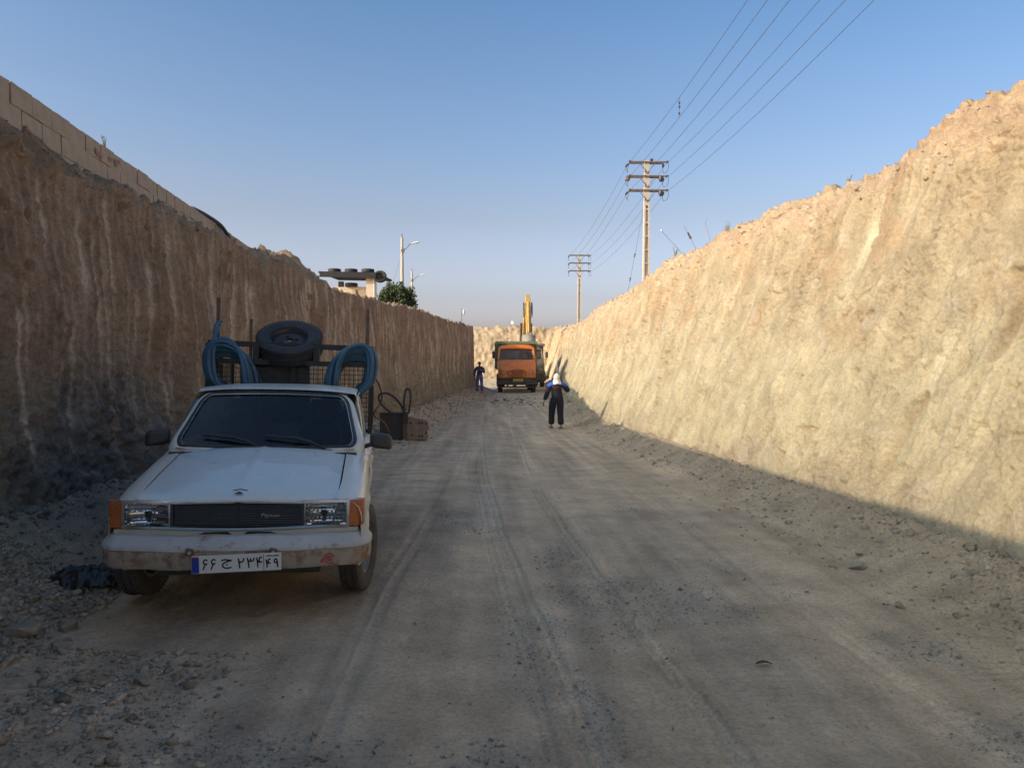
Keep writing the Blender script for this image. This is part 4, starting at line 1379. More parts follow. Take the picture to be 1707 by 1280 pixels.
for sx in (-1, 1):
    # door with its window frame
    dr_ = thing('door', None, None, (0, 0, 0)); dr_.parent = car
    A = (sx * 0.742, 1.42, 0.945); B = (sx * 0.668, 1.93, 1.345); Cc = (sx * 0.668, 2.50, 1.345); D = (sx * 0.742, 2.56, 0.945)
    def qp(u, v):
        a = Vector(A).lerp(Vector(D), u); b = Vector(B).lerp(Vector(Cc), u)
        p = a.lerp(b, v); p.x += sx * 0.012 * math.sin(math.pi * v)
        return p
    fr = MB()
    o4 = [(0, 0), (1, 0), (1, 1), (0, 1)]; i4 = [(0.10, 0.05), (0.93, 0.05), (0.93, 0.90), (0.12, 0.90)]
    def edge(poly):
        out = []
        for i in range(4):
            p, q = poly[i], poly[(i + 1) % 4]
            for k in range(6): out.append((lerp(p[0], q[0], k / 6), lerp(p[1], q[1], k / 6)))
        return out
    eo, ei = edge(o4), edge(i4)
    fr.grid([[qp(u, v)[:] for u, v in eo], [(qp(u, v) + Vector((sx * .008, 0, 0)))[:] for u, v in ei], [(qp(u, v) - Vector((sx * .02, 0, 0)))[:] for u, v in ei]], closed=True)
    fr.build('window_frame', M['paint'], dr_)
    MB().grid([[(qp(u, v) - Vector((sx * .006, 0, 0)))[:] for u in np.linspace(0.1, 0.94, 6)] for v in np.linspace(0.04, 0.92, 5)]).build('side_window', M['glass'], dr_)
    MB().tube([(qp(u, 1.0) + Vector((sx * .012, 0, 0.006)))[:] for u in np.linspace(-0.02, 1.02, 9)], 0.007, 6).build('gutter', M['paint'], dr_)
    hd = MB()
    hd.box((sx * 0.805, 2.40, 0.80), (0.022, 0.13, 0.022))
    hd.build('handle', M['chrome'], dr_, bevel=0.005)
    sm_ = MB()
    for yy in (1.36, 2.62):
        sm_.bar((sx * 0.8015, yy, 0.80), (sx * 0.775, yy + (0.06 if yy < 2 else 0), 0.30), 0.006, 0.004)
    sm_.build('shut_line', M['black'], dr_)
    # rear corner of the cab
    rc = MB()
    rc.grid([[(sx * 0.742, 2.56, 0.93), (sx * 0.742, 2.70, 0.93), (sx * 0.60, 2.73, 0.93)], [(sx * 0.72, 2.53, 1.15), (sx * 0.715, 2.69, 1.15), (sx * 0.58, 2.72, 1.15)], [(sx * 0.668, 2.50, 1.37), (sx * 0.65, 2.67, 1.37), (sx * 0.55, 2.69, 1.38)]])
    rc.build('rear_pillar', M['paint'], car, 50)
bk = MB()
bk.box((0, 2.725, 0.98), (1.3, 0.02, 0.12)); bk.box((0, 2.695, 1.36), (1.15, 0.02, 0.05))
bk.build('rear_panel', M['paint'], car)
MB().grid([[(x, lerp(2.72, 2.70, v), lerp(1.03, 1.345, v)) for x in np.linspace(-0.60, 0.60, 5)] for v in (0, 1)]).build('rear_window', M['glass'], car)
# cowl with air slots
cw = MB()
cw.grid([[(x, y + 0.09 * (x / 0.61) ** 2, z) for x in np.linspace(-0.68, 0.68, 25)] for y, z in ((1.195, zt(1.19) + 0.0), (1.215, 0.938), (1.26, 0.952))])
cw.build('cowl', M['paint'], car)
sv = MB()
for x in np.linspace(-0.38, 0.50, 58):
    sv.box((x, 1.187 + 0.09 * (x / 0.61) ** 2, hood_z(x, 1.18) + 0.006), (0.008, 0.022, 0.006))
sv.build('air_slots', M['black'], car)
for x0, x1 in ((-0.02, -0.50), (0.45, -0.02)):
    wi = MB()
    p0 = Vector(off(wsurf(x0 / 0.7, -0.04), 0.02)); p1 = Vector(off(wsurf(x1 / 0.69, 0.17), 0.028))
    mid = Vector(off(wsurf(lerp(x0, x1, .5) / 0.69, 0.125), 0.035))
    wi.tube([p0, p0.lerp(mid, .5) + Vector((0, -.006, .012)), mid], [0.012, 0.009, 0.007], 6)
    e = Vector(off(wsurf((x0 - 0.05) / 0.69, 0.05), 0.022))
    wi.tube([p1, mid, e.lerp(mid, .3)], [0.009, 0.013, 0.009], 6)
    wi.build('wiper', M['black'], car)
for sx in (-1, 1):
    mi = thing('mirror', None, None, (sx * (0.87 if sx < 0 else 0.89), 1.50, 1.015 if sx < 0 else 1.0)); mi.parent = car
    mi.rotation_euler = (0, 0, sx * R(-8))
    sh = MB()
    rows = []
    for y, k in ((-0.055, 0.55), (-0.048, 0.82), (-0.025, 0.97), (0.02, 1.0), (0.035, 0.95)):
        row = []
        for a in np.linspace(0, 2 * math.pi, 25)[:-1]:
            c_, s_ = math.cos(a), math.sin(a)
            q = 0.42
            row.append((0.092 * k * math.copysign(abs(c_) ** q, c_), y, 0.062 * k * math.copysign(abs(s_) ** q, s_) - 0.018 * sx * c_))
        rows.append(row)
    sh.grid(rows, closed=True)
    sh.add(rows[0], [tuple(range(24))])
    sh.build('shell', M['black'], mi, 60)
    MB().add([(p[0] * .95, 0.034, p[2] * .95) for p in rows[-1]], [tuple(range(24))]).build('mirror_glass', M['chrome'], mi)
    MB().bar((-sx * 0.16, 0.0, -0.055), (-sx * 0.05, 0, -0.02), 0.05, 0.035).build('arm', M['black'], mi, bevel=0.008)
# cab inside
ins = MB()
ins.grid([[(x, y, z) for x in np.linspace(-0.68, 0.68, 9)] for y, z in ((1.28, 0.955), (1.42, 0.965), (1.60, 0.94), (1.66, 0.86), (1.66, 0.6))])
ins.build('dashboard', M['seat'], car)
for sx in (-0.36, 0.36):
    se_ = MB()
    se_.box((sx, 2.18, 0.56), (0.50, 0.50, 0.16), (R(6), 0, 0)); se_.box((sx, 2.45, 0.86), (0.48, 0.13, 0.52), (R(-12), 0, 0))
    se_ = se_.build('seat', M['seat'], car, bevel=0.05)
    MB().box((sx, 2.52, 1.185), (0.27, 0.09, 0.19), (R(-10), 0, 0)).build('headrest', M['seat'], se_, bevel=0.035)
sw = MB()
T = Matrix.Translation((0.36, 1.80, 1.0)) @ Matrix.Rotation(R(62), 4, 'X')
sw.tube([T @ Vector((0.19 * math.cos(a), 0.19 * math.sin(a), 0)) for a in np.linspace(0, 2 * math.pi, 33)[:-1]], 0.013, 8, closed=True)
sw.bar(T @ Vector((-0.18, 0, 0)), T @ Vector((0.18, 0, 0)), 0.03, 0.012); sw.bar(T @ Vector((0, 0, 0)), T @ Vector((0, 0, -0.30)), 0.04)
sw.build('steering_wheel', M['black'], car)
# floor, bulkhead, load bed, underside
MB().box((0, 1.90, 0.36), (1.44, 1.5, 0.05)).build('cab_floor', M['seat'], car)
ub = MB()
ub.box((0, 0.75, 0.48), (1.0, 1.1, 0.40)); ub.box((0, 2.2, 0.30), (0.5, 3.6, 0.10)); ub.box((0, 1.18, 0.72), (1.4, 0.03, 0.44))
ub.box((0, 0.80, 0.30), (1.24, 0.08, 0.08)); ub.box((0, 3.22, 0.30), (1.24, 0.09, 0.09))
ub.build('chassis', M['black'], car)
lb = MB()
lb.box((0, 3.48, 0.56), (1.46, 1.42, 0.03))
for sx in (-1, 1): lb.box((sx * 0.725, 3.48, 0.745), (0.02, 1.42, 0.37))
lb.box((0, 2.775, 0.745), (1.46, 0.02, 0.40))
lb.build('load_bed', M['paint'], car)
MB().box((0, 4.20, 0.73), (1.46, 0.03, 0.40)).build('tailgate', M['paint'], car, bevel=0.006)
ty = make_tyre(0.30, 0.165, 0.185).mesh('tyre', M['tyre'], 35)
ri = make_rim(0.185, 0.13).mesh('rim', M['rim'], 35)
rh = rim_holes(0.185, 0.13).mesh('vent_hole', M['black'], 35)
for sx, yc, steer in ((1, 0.80, -13), (-1, 0.80, -13), (1, 3.22, 0), (-1, 3.22, 0)):
    wh = thing('wheel', None, None, (sx * (0.74 if yc < 2 else 0.70), yc, 0.30), (0, R(90) if sx > 0 else R(-90), 0)); wh.parent = car
    wh.rotation_euler = (Matrix.Rotation(R(steer), 3, 'Z') @ Matrix.Rotation(R(90 * sx), 3, 'Y')).to_euler()
    link('tyre', ty, None, wh); rm = link('rim', ri, None, wh); link('vent_hole', rh, None, rm)

# cargo rack
ck = thing('cargo_rack', None, None, (0, 0, 0)); ck.parent = car
RX = 0.785
def rail(a, b, wd=0.034, mat='iron', nm='rail'):
    MB().bar(a, b, wd).build(nm, M[mat], ck)
for x, zt_, z0 in ((-RX, 1.785, 0.93), (RX, 1.785, 0.93)):
    rail((x, 2.86, z0), (x, 2.86, zt_), 0.045, nm='post')
for x, zt_, w_ in ((-0.705, 2.22, 0.030), (-0.395, 2.03, 0.026), (0.735, 2.16, 0.034)):
    rail((x, 2.885, 1.50), (x + 0.005, 2.885, zt_), w_, 'rust_iron', nm='upright')
rail((-RX, 2.86, 1.79), (RX, 2.86, 1.77), 0.052)
rail((-RX, 2.86, 1.62), (RX, 2.86, 1.61), 0.048)
rail((-RX, 2.86, 0.96), (RX, 2.86, 0.96))
for x in (-0.335, 0.245): rail((x, 2.862, 1.62), (x, 2.862, 1.77), 0.06, nm='post')
for x in (-0.40, 0.02): rail((x, 2.862, 0.97), (x, 2.862, 1.60), 0.03, nm='post')
for sx in (-1, 1):
    rail((sx * RX, 4.12, 0.93), (sx * RX, 4.12, 1.79), 0.04, nm='post'); rail((sx * RX, 3.5, 0.93), (sx * RX, 3.5, 1.78), 0.034, nm='post')
    rail((sx * RX, 2.88, 1.78), (sx * RX, 4.12, 1.78)); rail((sx * RX, 2.88, 1.60), (sx * RX, 4.12, 1.60)); rail((sx * RX, 2.88, 1.22), (sx * RX, 4.12, 1.22), 0.028)
def mesh_panel(p0, du, dv, nu, nv):
    m = MB()
    p0, du, dv = Vector(p0), Vector(du), Vector(dv)
    for i in range(nu + 1): m.bar(p0 + du * i / nu, p0 + du * i / nu + dv, 0.0055)
    for j in range(nv + 1): m.bar(p0 + dv * j / nv, p0 + dv * j / nv + du, 0.0055)
    m.build('wire_panel', M['iron'], ck)
mesh_panel((-RX, 2.858, 0.97), (2 * RX, 0, 0), (0, 0, 0.63), 36, 14)
mesh_panel((-RX, 2.9, 0.95), (0, 1.2, 0), (0, 0, 0.64), 22, 12)
mesh_panel((RX, 2.9, 0.95), (0, 1.2, 0), (0, 0, 0.64), 22, 12)
MB().box((0.0, 2.95, 1.22), (0.05, 0.02, 0.4)).build('brace', M['iron'], ck)

CARM = Matrix.Translation(car.location) @ car.rotation_euler.to_matrix().to_4x4() @ Matrix.Diagonal((0.977, 1, 1, 1))


def on_car(p): return CARM @ Vector(p)


# spare wheel lying tilted on the rack
sp = thing('spare_wheel', 'spare wheel lying tilted on top of the pickup rack between the hose coils', 'wheel', on_car((-0.035, 3.02, 1.81)))
sp.rotation_euler = (Matrix.Rotation(R(6.5), 3, 'Z') @ Matrix.Rotation(R(2), 3, 'Y') @ Matrix.Rotation(R(33), 3, 'X')).to_euler()
o = link('tyre', make_tyre(0.312, 0.19, 0.188).mesh('tyre', M['tyre_dark'], 35), None, sp)
o = link('rim', make_rim(0.188, 0.15).mesh('rim', M['rim_dark'], 35), None, sp)
link('vent_hole', rim_holes(0.188, 0.15).mesh('vent_hole', M['black'], 35), None, o)

M['hose_blue'] = plain('blue_hose', (0.020, 0.105, 0.19), 0.45, var=0.25, scale=8, dust=0.10)


def hose_coil(label, c, wdt, hgt, n, slant, seed, r=0.019):
    """A coil of thick hose hung over the top rail: strands stacked in a hump above it, hanging as loops below."""
    r_ = random.Random(seed)
    t = thing('hose_coil', label, 'hose', on_car(c), (0, 0, R(7.4)))
    for k in range(n):
        f = k / (n - 1)
        up = 0.150 * (1 - f) + r_.uniform(-.012, .012)          # height of this strand in the hump
        yy = -0.075 + 0.15 * f + r_.uniform(-.012, .012)
        hw = wdt * r_.uniform(0.56, 1.04)
        dn = -hgt * r_.uniform(0.86, 1.12)
        sh = r_.uniform(-.02, .02)
        pts = [(-hw * 0.98 + sh, yy, -0.06 + up * 0.35), (-hw * 0.80 + sh, yy - 0.01, 0.0 + up * 0.85), (-hw * 0.30 + sh, yy - 0.02, 0.022 + up), (hw * 0.35 + sh, yy - 0.01, 0.0 + up * 0.85), (hw * 0.85 + sh, yy, -0.06 + up * 0.4),
               (hw * 1.05 + sh + 0.03 * f, yy + 0.02, -0.22), (hw * (1.02 + 0.25 * f) + sh, yy + 0.05, dn * 0.7), (hw * 0.72 + sh, yy + 0.08, dn), (hw * (0.2 - 0.25 * f) + sh, yy + 0.06, dn * 0.8), (-hw * 0.35 + sh, yy + 0.03, -0.30 + 0.05 * f), (-hw * 0.82 + sh, yy + 0.01, -0.20)]
        if slant < 0: pts = [(-p[0], p[1], p[2]) for p in pts]
        MB().tube(smooth_pts(pts, 5, True), r, 8, closed=True).build('loop', M['hose_blue'], t, 60)
    return t


hose_coil('bundled blue hose coil hung on the rack corner with the tallest upright', (-0.60, 2.85, 1.65), 0.235, 0.60, 17, 1, 2, 0.021)
hose_coil('blue hose coil hung over the rack corner on the road side', (0.60, 2.85, 1.64), 0.235, 0.58, 15, -1, 4, 0.021)
wt = MB().tube(smooth_pts([on_car(p) for p in ((-0.735, 2.80, 1.76), (-0.72, 2.84, 1.86), (-0.70, 2.86, 1.96), (-0.66, 2.87, 2.0))]), [0.022] * 10 + [0.03] * 10 + [0.012] * 5, 7).build('rag', M['hose_blue'])
tag(wt, 'dark blue rag knotted round the tallest upright of the pickup rack', 'rag')
M['dark_box'] = plain('dark_paint_box', (0.018, 0.024, 0.026), 0.45, var=0.3, dust=0.12, rust=0.2)
tb = thing('tool_chest', 'dark chest standing in the pickup bed just behind the cab', 'chest', on_car((-0.14, 3.30, 0.585)), (0, 0, R(7.4)))
MB().box((0, 0, 0.50), (0.66, 0.62, 1.00)).build('body', M['dark_box'], tb, bevel=0.015)
MB().box((0, 0, 1.02), (0.69, 0.65, 0.04)).build('lid', M['dark_box'], tb, bevel=0.01)
cb = MB().tube(smooth_pts([on_car(p) for p in ((0.80, 3.0, 1.52), (0.86, 3.2, 1.42), (0.90, 3.35, 1.30), (0.88, 3.4, 1.20), (0.82, 3.3, 1.12), (0.84, 3.5, 1.05), (0.93, 3.7, 0.98), (1.0, 3.8, 0.85))]), 0.009, 6)
M['cable'] = plain('orange_brown_cable', (0.13, 0.05, 0.02), 0.6, var=0.3)
tag(cb.build('cable', M['cable']), 'thin orange brown cable dangling from the side of the pickup rack', 'cable')

# ------------------------------------------------------------------ black plastic heap and litter
M['sheet'] = plain('black_plastic_sheet', (0.010, 0.010, 0.011), 0.3, var=0.3, dust=0.05)
rows = []
for i, u in enumerate(np.linspace(-1, 1, 44)):
    row = []
    for v in np.linspace(-1, 1, 30):
        x, y = u * 0.27, v * 0.16
        h = max(0, 1 - (u * u) ** 1.1 - (v * v)) ** 0.6 * 0.115
        h = h * (0.75 + 0.6 * float(np.abs(pn(x * 7, y * 7, 0, 301)))) + 0.045 * float(np.abs(pn(x * 16, y * 16, 0, 302))) + 0.03 * float(np.abs(pn(x * 31, y * 31, 0, 305)))
        row.append((x * (1 + 0.2 * float(pn(v * 2, 0, 0, 303))), y * (1 + 0.25 * float(pn(u * 3, 0, 0, 304))), h - 0.012))
    rows.append(row)
ps = MB().grid(rows).build('plastic_sheet', M['sheet'], None, 180)
ps.location = (-2.86, 5.62, float(on_ground(-2.86, 5.62)) + 0.03); ps.rotation_euler = (0, 0, R(14))
tag(ps, 'crumpled black plastic sheet on the rubble beside the pickup bumper', 'plastic sheet')
M['leaf'] = plain('dry_leaf', (0.055, 0.045, 0.022), 0.8, var=0.3)
lf = MB().grid([[(x, w_ * v, 0.012 * (1 - (x / .045) ** 2) + 0.006 * abs(v)) for v in (-1, 0, 1)] for x, w_ in ((-0.045, 0.001), (-0.03, 0.014), (0, 0.02), (0.025, 0.014), (0.045, 0.001))]).build('leaf', M['leaf'])
lf.location = (1.53, 4.05, float(on_ground(1.53, 4.05)) + 0.012)
tag(lf, 'dark dry leaf lying on the open road right of the wheel ruts', 'leaf')

# ------------------------------------------------------------------ rusty breaker attachment with hoses
hb_x, hb_y = -1.78, 18.4
hb = thing('breaker_attachment', 'rusty machine attachment with two looped hoses lying on the ground by the left cut', 'machine part', (hb_x, hb_y, float(ground_z(hb_x, hb_y))), (0, 0, R(4)))
M['rust_plate'] = plain('rusty_plate', (0.20, 0.115, 0.075), 0.85, var=0.3, scale=6, dust=0.35, rust=0.35, rscale=5, bmp=0.4)
M['oily'] = plain('oily_black_steel', (0.016, 0.015, 0.015), 0.55, var=0.3, dust=0.08)
hz = MB()
hz.box((-0.26, 0.05, 0.34), (0.60, 0.55, 0.64)); hz.box((-0.26, -0.2, 0.66), (0.66, 0.12, 0.05)); hz.box((-0.56, -0.21, 0.33), (0.05, 0.10, 0.62))
hz.build('housing', M['oily'], hb, bevel=0.015)
sp_ = MB().prism([(-0.02, 0.02), (0.50, 0.04), (0.56, 0.12), (0.52, 0.22), (0.57, 0.34), (0.50, 0.50), (0.30, 0.54), (0.14, 0.58), (0.0, 0.60)], 1, -0.28, -0.20).build('side_plate', M['rust_plate'], hb, bevel=0.008)
bh = MB()
for x, z in ((0.16, 0.15), (0.33, 0.13), (0.40, 0.13), (0.33, 0.44), (0.40, 0.44), (0.13, 0.44), (0.50, 0.20), (0.50, 0.42)):
    bh.disc((x, -0.283, z), 0.028, (0, -1, 0), 12, 0.01)
bh.build('bolt_hole', M['oily'], sp_)
MB().prism([(-0.06, 0.0), (0.06, 0.0), (0.05, 0.66), (-0.05, 0.66)], 1, -0.30, -0.24).build('rib', M['rust_iron'], hb, bevel=0.008)
MB().bar((0.02, -0.26, 0.42), (0.02, -0.26, 0.70), 0.10).build('coupling', M['oily'], hb, bevel=0.01)
bx2 = MB().box((0.26, 0.1, 0.24), (0.50, 0.5, 0.44)).build('side_frame', M['rust_plate'], hb, bevel=0.015)
hl_ = MB().tube(smooth_pts([(-0.02, -0.25, 0.66), (-0.06, -0.24, 0.80), (-0.20, -0.22, 1.00), (-0.40, -0.2, 1.13), (-0.57, -0.18, 1.12), (-0.61, -0.16, 1.0), (-0.52, -0.15, 0.84), (-0.36, -0.15, 0.70), (-0.26, -0.14, 0.66)]), 0.026, 8)
hl_.build('hose', M['rubber'], hb)
MB().tube(smooth_pts([(-0.01, -0.27, 0.64), (-0.02, -0.27, 0.95), (0.02, -0.27, 1.20), (0.07, -0.27, 1.24), (0.12, -0.27, 1.18), (0.13, -0.27, 0.95), (0.08, -0.27, 0.66)]), 0.024, 8).build('hose', M['rubber'], hb)

# ------------------------------------------------------------------ lorries
M['orange'] = plain('orange_lorry_paint', (0.74, 0.18, 0.02), 0.4, var=0.12, scale=2.5, dust=0.10, dustcol=(0.36, 0.27, 0.18), coat=0.2)
M['brownp'] = plain('brown_lorry_paint', (0.095, 0.06, 0.042), 0.5, var=0.2, scale=2.5, dust=0.25)
M['green'] = plain('green_tipper_paint', (0.11, 0.15, 0.06), 0.6, var=0.2, scale=3, dust=0.25, rust=0.2)
M['greygreen'] = plain('grey_green_paint', (0.20, 0.20, 0.14), 0.6, var=0.15, scale=3, dust=0.25)
M['lorry_lens'] = plain('dusty_lens', (0.30, 0.30, 0.29), 0.3, var=0.1, dust=0.35)
M['under'] = plain('sooty_steel', (0.02, 0.019, 0.018), 0.7, var=0.3, dust=0.14)
M['yellow_plate'] = plain('yellow_plate', (0.55, 0.40, 0.03), 0.5, var=0.05, dust=0.15)
M['cabglass'] = glass_mat('lorry_glass', (0.35, 0.40, 0.44), 0.5)  # dust film thickened to stand in for sky reflected in the glass
lt = make_tyre(0.52, 0.28, 0.28, True, 36).mesh('tyre', M['tyre'], 35)
lr = make_rim(0.28, 0.24).mesh('rim', M['rim'], 35)


def lorry(label, cabm, bodym, fenderm, loc, rz, group):
    t = thing('tipper_lorry', label, 'lorry', loc, (0, 0, rz), group)
    # cab shell: stations from nose to back, each a rounded section
    def section(y, w_, z0, z1, rad, n=7):
        row = []
        for cx, cz, a0 in ((w_ - rad, z0 + 0.04, -90), (w_ - rad, z1 - rad, 0)):
            rr = 0.04 if cz < z1 - rad - 0.01 and a0 == -90 else rad
            cx_ = w_ - rr
            for k in range(n):
                a = R(a0 + 90 * k / (n - 1)); row.append((cx_ + rr * math.cos(a), y, cz + rr * math.sin(a)))
        row2 = [(-x, y, z) for x, y, z in row[::-1]]
        return row + row2
    nose = MB()
    st_ = [(0.08, 0.84, 0.94, 1.36, 0.16), (0.12, 0.97, 0.89, 1.47, 0.18), (0.22, 1.06, 0.87, 1.58, 0.20), (0.36, 1.10, 0.86, 1.68, 0.20), (0.70, 1.12, 0.86, 1.80, 0.16), (1.15, 1.13, 0.86, 1.95, 0.14), (1.25, 1.13, 0.86, 1.98, 0.12)]
    rows = [section(*s_) for s_ in st_]
    nose.grid(rows, closed=True); nose.add(rows[0], [tuple(range(len(rows[0])))])
    hd = nose.build('hood', cabm, t, 35)
    up = MB()
    # upper cab: posts and roof around an open windscreen
    W0, W1 = 1.09, 1.0
    for sx in (-1, 1):
        up.bar((sx * W0, 1.22, 1.95), (sx * W1, 1.50, 2.68), 0.11, 0.13)
        up.bar((sx * W0, 2.55, 1.5), (sx * W1, 2.52, 2.70), 0.10, 0.12)
        up.box((sx * 1.10, 1.9, 1.42), (0.06, 1.40, 1.10))
    up.box((0, 2.60, 1.9), (2.1, 0.05, 1.6))
    up.build('cab', cabm, t, bevel=0.02)
    rf = MB()
    rows = []
    for y, z, w_ in ((1.36, 2.60, 0.98), (1.36, 2.70, 1.02), (1.44, 2.80, 1.02), (1.62, 2.87, 1.0), (2.0, 2.90, 1.0), (2.6, 2.87, 1.0), (2.68, 2.72, 1.0)):
        rows.append([(x, y + 0.06 * (x / w_) ** 2, z - 0.07 * (abs(x) / w_) ** 4) for x in np.linspace(-w_, w_, 15)])
    rf.grid(rows).build('roof', cabm, t, 50, solid=0.03)
    ws = MB().grid([[(x, lerp(1.24, 1.47, v) + 0.06 * x * x, lerp(1.97, 2.65, v)) for x in np.linspace(-1.0, 1.0, 9)] for v in (0, .5, 1)]).build('windscreen', M['cabglass'], t)
    MB().box((0, 1.22, 1.965), (2.1, 0.06, 0.05)).build('cowl', M['under'], t)
    for x0 in (-0.1, 0.7):
        MB().bar((x0, 1.20, 2.0), (x0 - 0.55, 1.24, 2.16), 0.02).build('wiper', M['under'], t)
    for sx in (-1, 1):
        MB().grid([[(sx * lerp(1.11, 1.03, v), y, lerp(1.98, 2.64, v)) for y in (1.45, 2.5)] for v in (0, 1)]).build('side_window', M['cabglass'], t)
    # grille
    g_ = MB()
    g_.lathe([(1e-3, 0.0), (0.5, 0.0), (0.56, 0.02), (0.56, 0.05)], Matrix.Translation((0, 0.085, 1.16)) @ Matrix.Diagonal((1.0, 1.0, 0.42, 1)) @ Matrix.Rotation(R(90), 4, 'X'), 28)
    g_ = g_.build('grille', M['under'], t)
    for k in range(5):
        MB().box((0, 0.06, 1.02 + 0.07 * k), (0.86 - 0.10 * abs(k - 2), 0.03, 0.022)).build('bar', M['under'], g_)
    MB().lathe([(0.085, 0), (0.10, 0.006), (0.085, 0.012)], Matrix.Translation((0, 0.105, 1.44)) @ Matrix.Rotation(R(90), 4, 'X'), 20).build('badge', M['rim'], t)
    for sx in (-1, 1):
        h = MB()
        T = Matrix.Translation((sx * 0.80, 0.12, 1.20)) @ Matrix.Rotation(R(90), 4, 'X')
        h.lathe([(0.15, 0.0), (0.15, 0.05), (0.125, 0.06), (0.12, 0.03)], T, 22)
        h = h.build('headlight', M['rim'], t)
        MB().lathe([(1e-3, 0.05), (0.06, 0.045), (0.12, 0.02)], T, 22).build('lens', M['lorry_lens'], h)
        f = MB()
        rows = []
        for a in np.linspace(-0.2, math.pi + 0.1, 14):
            rows.append([(sx * x, 0.95 - 0.66 * math.cos(a), 0.52 + 0.62 * math.sin(a)) for x in (0.72, 1.14, 1.20)])
        f.grid(rows).build('fender', fenderm, t, 50, solid=0.03)
        m = thing('mirror', None, None, (sx * 1.36, 1.28, 2.25)); m.parent = t
        MB().box((0, 0, 0), (0.20, 0.06, 0.42)).build('shell', M['under'], m, bevel=0.03)
        MB().tube([(-sx * 0.28, 0.1, 0.33), (0, 0.0, 0.30), (0, 0, -0.30), (-sx * 0.28, 0.1, -0.35)], 0.015, 6).build('arm', M['under'], m)
    b = MB()
    b.box((0, 0.02, 0.62), (2.35, 0.14, 0.26)); b.box((0, 0.10, 0.36), (2.0, 0.10, 0.10)); b.box((0, 0.3, 0.80), (2.0, 0.4, 0.16))
    for sx in (-1, 1): b.box((sx * 0.55, 0.2, 0.5), (0.10, 0.3, 0.34))
    b.build('bumper', M['under'], t, bevel=0.02)
    p = MB().box((0.05, -0.06, 0.77), (0.56, 0.012, 0.15)).build('licence_plate', M['yellow_plate'], t)
    pk = MB()
    for x in (-0.18, -0.12, -0.04, 0.06, 0.12, 0.18): pk.box((0.05 + x, -0.068, 0.77), (0.035, 0.004, 0.08))
    pk.build('lettering', M['ink'], p)
    # tipper body
    tb_ = MB()
    for sx in (-1, 1):
        tb_.box((sx * 1.20, 4.75, 2.15), (0.06, 3.9, 1.45))
        for y in np.linspace(2.95, 6.6, 6): tb_.box((sx * 1.26, y, 2.12), (0.08, 0.10, 1.45))
        tb_.box((sx * 1.25, 4.75, 2.90), (0.12, 3.95, 0.12)); tb_.box((sx * 1.25, 4.75, 1.45), (0.12, 3.95, 0.12))
    tb_.box((0, 6.72, 2.15), (2.46, 0.06, 1.4)); tb_.box((0, 4.75, 1.40), (2.4, 3.9, 0.10))
    tb_.box((0, 2.80, 2.25), (2.46, 0.06, 1.65))
    tb = tb_.build('tipper_body', bodym, t, bevel=0.01)
    hbm = MB().box((0, 2.25, 3.045), (2.50, 1.15, 0.05)); hbm.box((0, 1.70, 2.985), (2.54, 0.06, 0.165)); hbm.build('cab_guard', bodym, tb, bevel=0.01)
    ch = MB()
    for sx in (-1, 1): ch.box((sx * 0.42, 3.6, 0.92), (0.12, 6.4, 0.24))
    ch.box((0, 0.95, 0.52), (1.7, 0.14, 0.14)); ch.box((0, 4.9, 0.52), (1.6, 0.2, 0.2)); ch.box((0, 1.6, 0.8), (0.9, 1.4, 0.5)); ch.box((0.9, 3.2, 0.8), (0.5, 0.9, 0.5))
    ch.build('chassis', M['under'], t)
    for sx in (-1, 1):
        for yc in (0.95, 4.7, 5.9):
            wh = thing('wheel', None, None, (sx * 0.98, yc, 0.52), (0, R(90) * sx, 0)); wh.parent = t
            link('tyre', lt, None, wh); link('rim', lr, None, wh)
    return t


lorry('orange tipper lorry with green body facing the camera at the end of the road', M['orange'], M['green'], M['under'], (2.17, 44.8, float(base_z(45))), R(-1.0), 'tipper lorries at the far end of the trench')
lorry('brown lorry half hidden behind the orange tipper lorry', M['brownp'], M['brownp'], M['greygreen'], (3.46, 53.6, float(base_z(54)) + 0.02), R(2), 'tipper lorries at the far end of the trench')

# ------------------------------------------------------------------ excavator
M['yellow'] = plain('excavator_yellow', (0.46, 0.27, 0.03), 0.45, var=0.12, scale=2, dust=0.2)
M['bucket'] = plain('worn_bucket_steel', (0.26, 0.23, 0.19), 0.6, var=0.2, dust=0.3)
exv = thing('excavator', 'yellow excavator with raised arm standing behind the lorries', 'excavator', (3.80, 67.0, float(base_z(67))), (0, 0, R(1)))
for sx in (-1, 1):
    tr = MB().prism([(-2.0, 0.45), (-1.75, 0.12), (-1.45, 0.0), (1.45, 0.0), (1.75, 0.12), (2.0, 0.45), (1.75, 0.80), (1.45, 0.9), (-1.45, 0.9), (-1.75, 0.8)], 0, sx * 0.85, sx * 1.42)
    tr.build('track', M['under'], exv, bevel=0.03)
MB().box((0, 0, 0.75), (1.7, 1.6, 0.5)).build('undercarriage', M['under'], exv)
hs = MB().box((0, 0.9, 1.75), (2.7, 3.2, 1.1)); hs.box((0.9, -0.8, 1.5), (0.9, 1.3, 0.7))
hs.build('engine_house', M['yellow'], exv, bevel=0.08)
cbn = MB()
for x in (-1.32, -0.42):
    for y in (-1.5, 0.2): cbn.bar((x, y, 1.2), (x, y * 0.95, 2.9), 0.09)
cbn.box((-0.87, -0.65, 2.93), (1.0, 1.8, 0.1)); cbn.box((-0.87, -0.65, 1.45), (1.0, 1.8, 0.5))
cbn = cbn.build('cab', M['yellow'], exv, bevel=0.02)
MB().box((-0.87, -0.66, 2.28), (0.86, 1.66, 1.18)).build('cab_glass', M['cabglass'], cbn)
bm_ = MB()
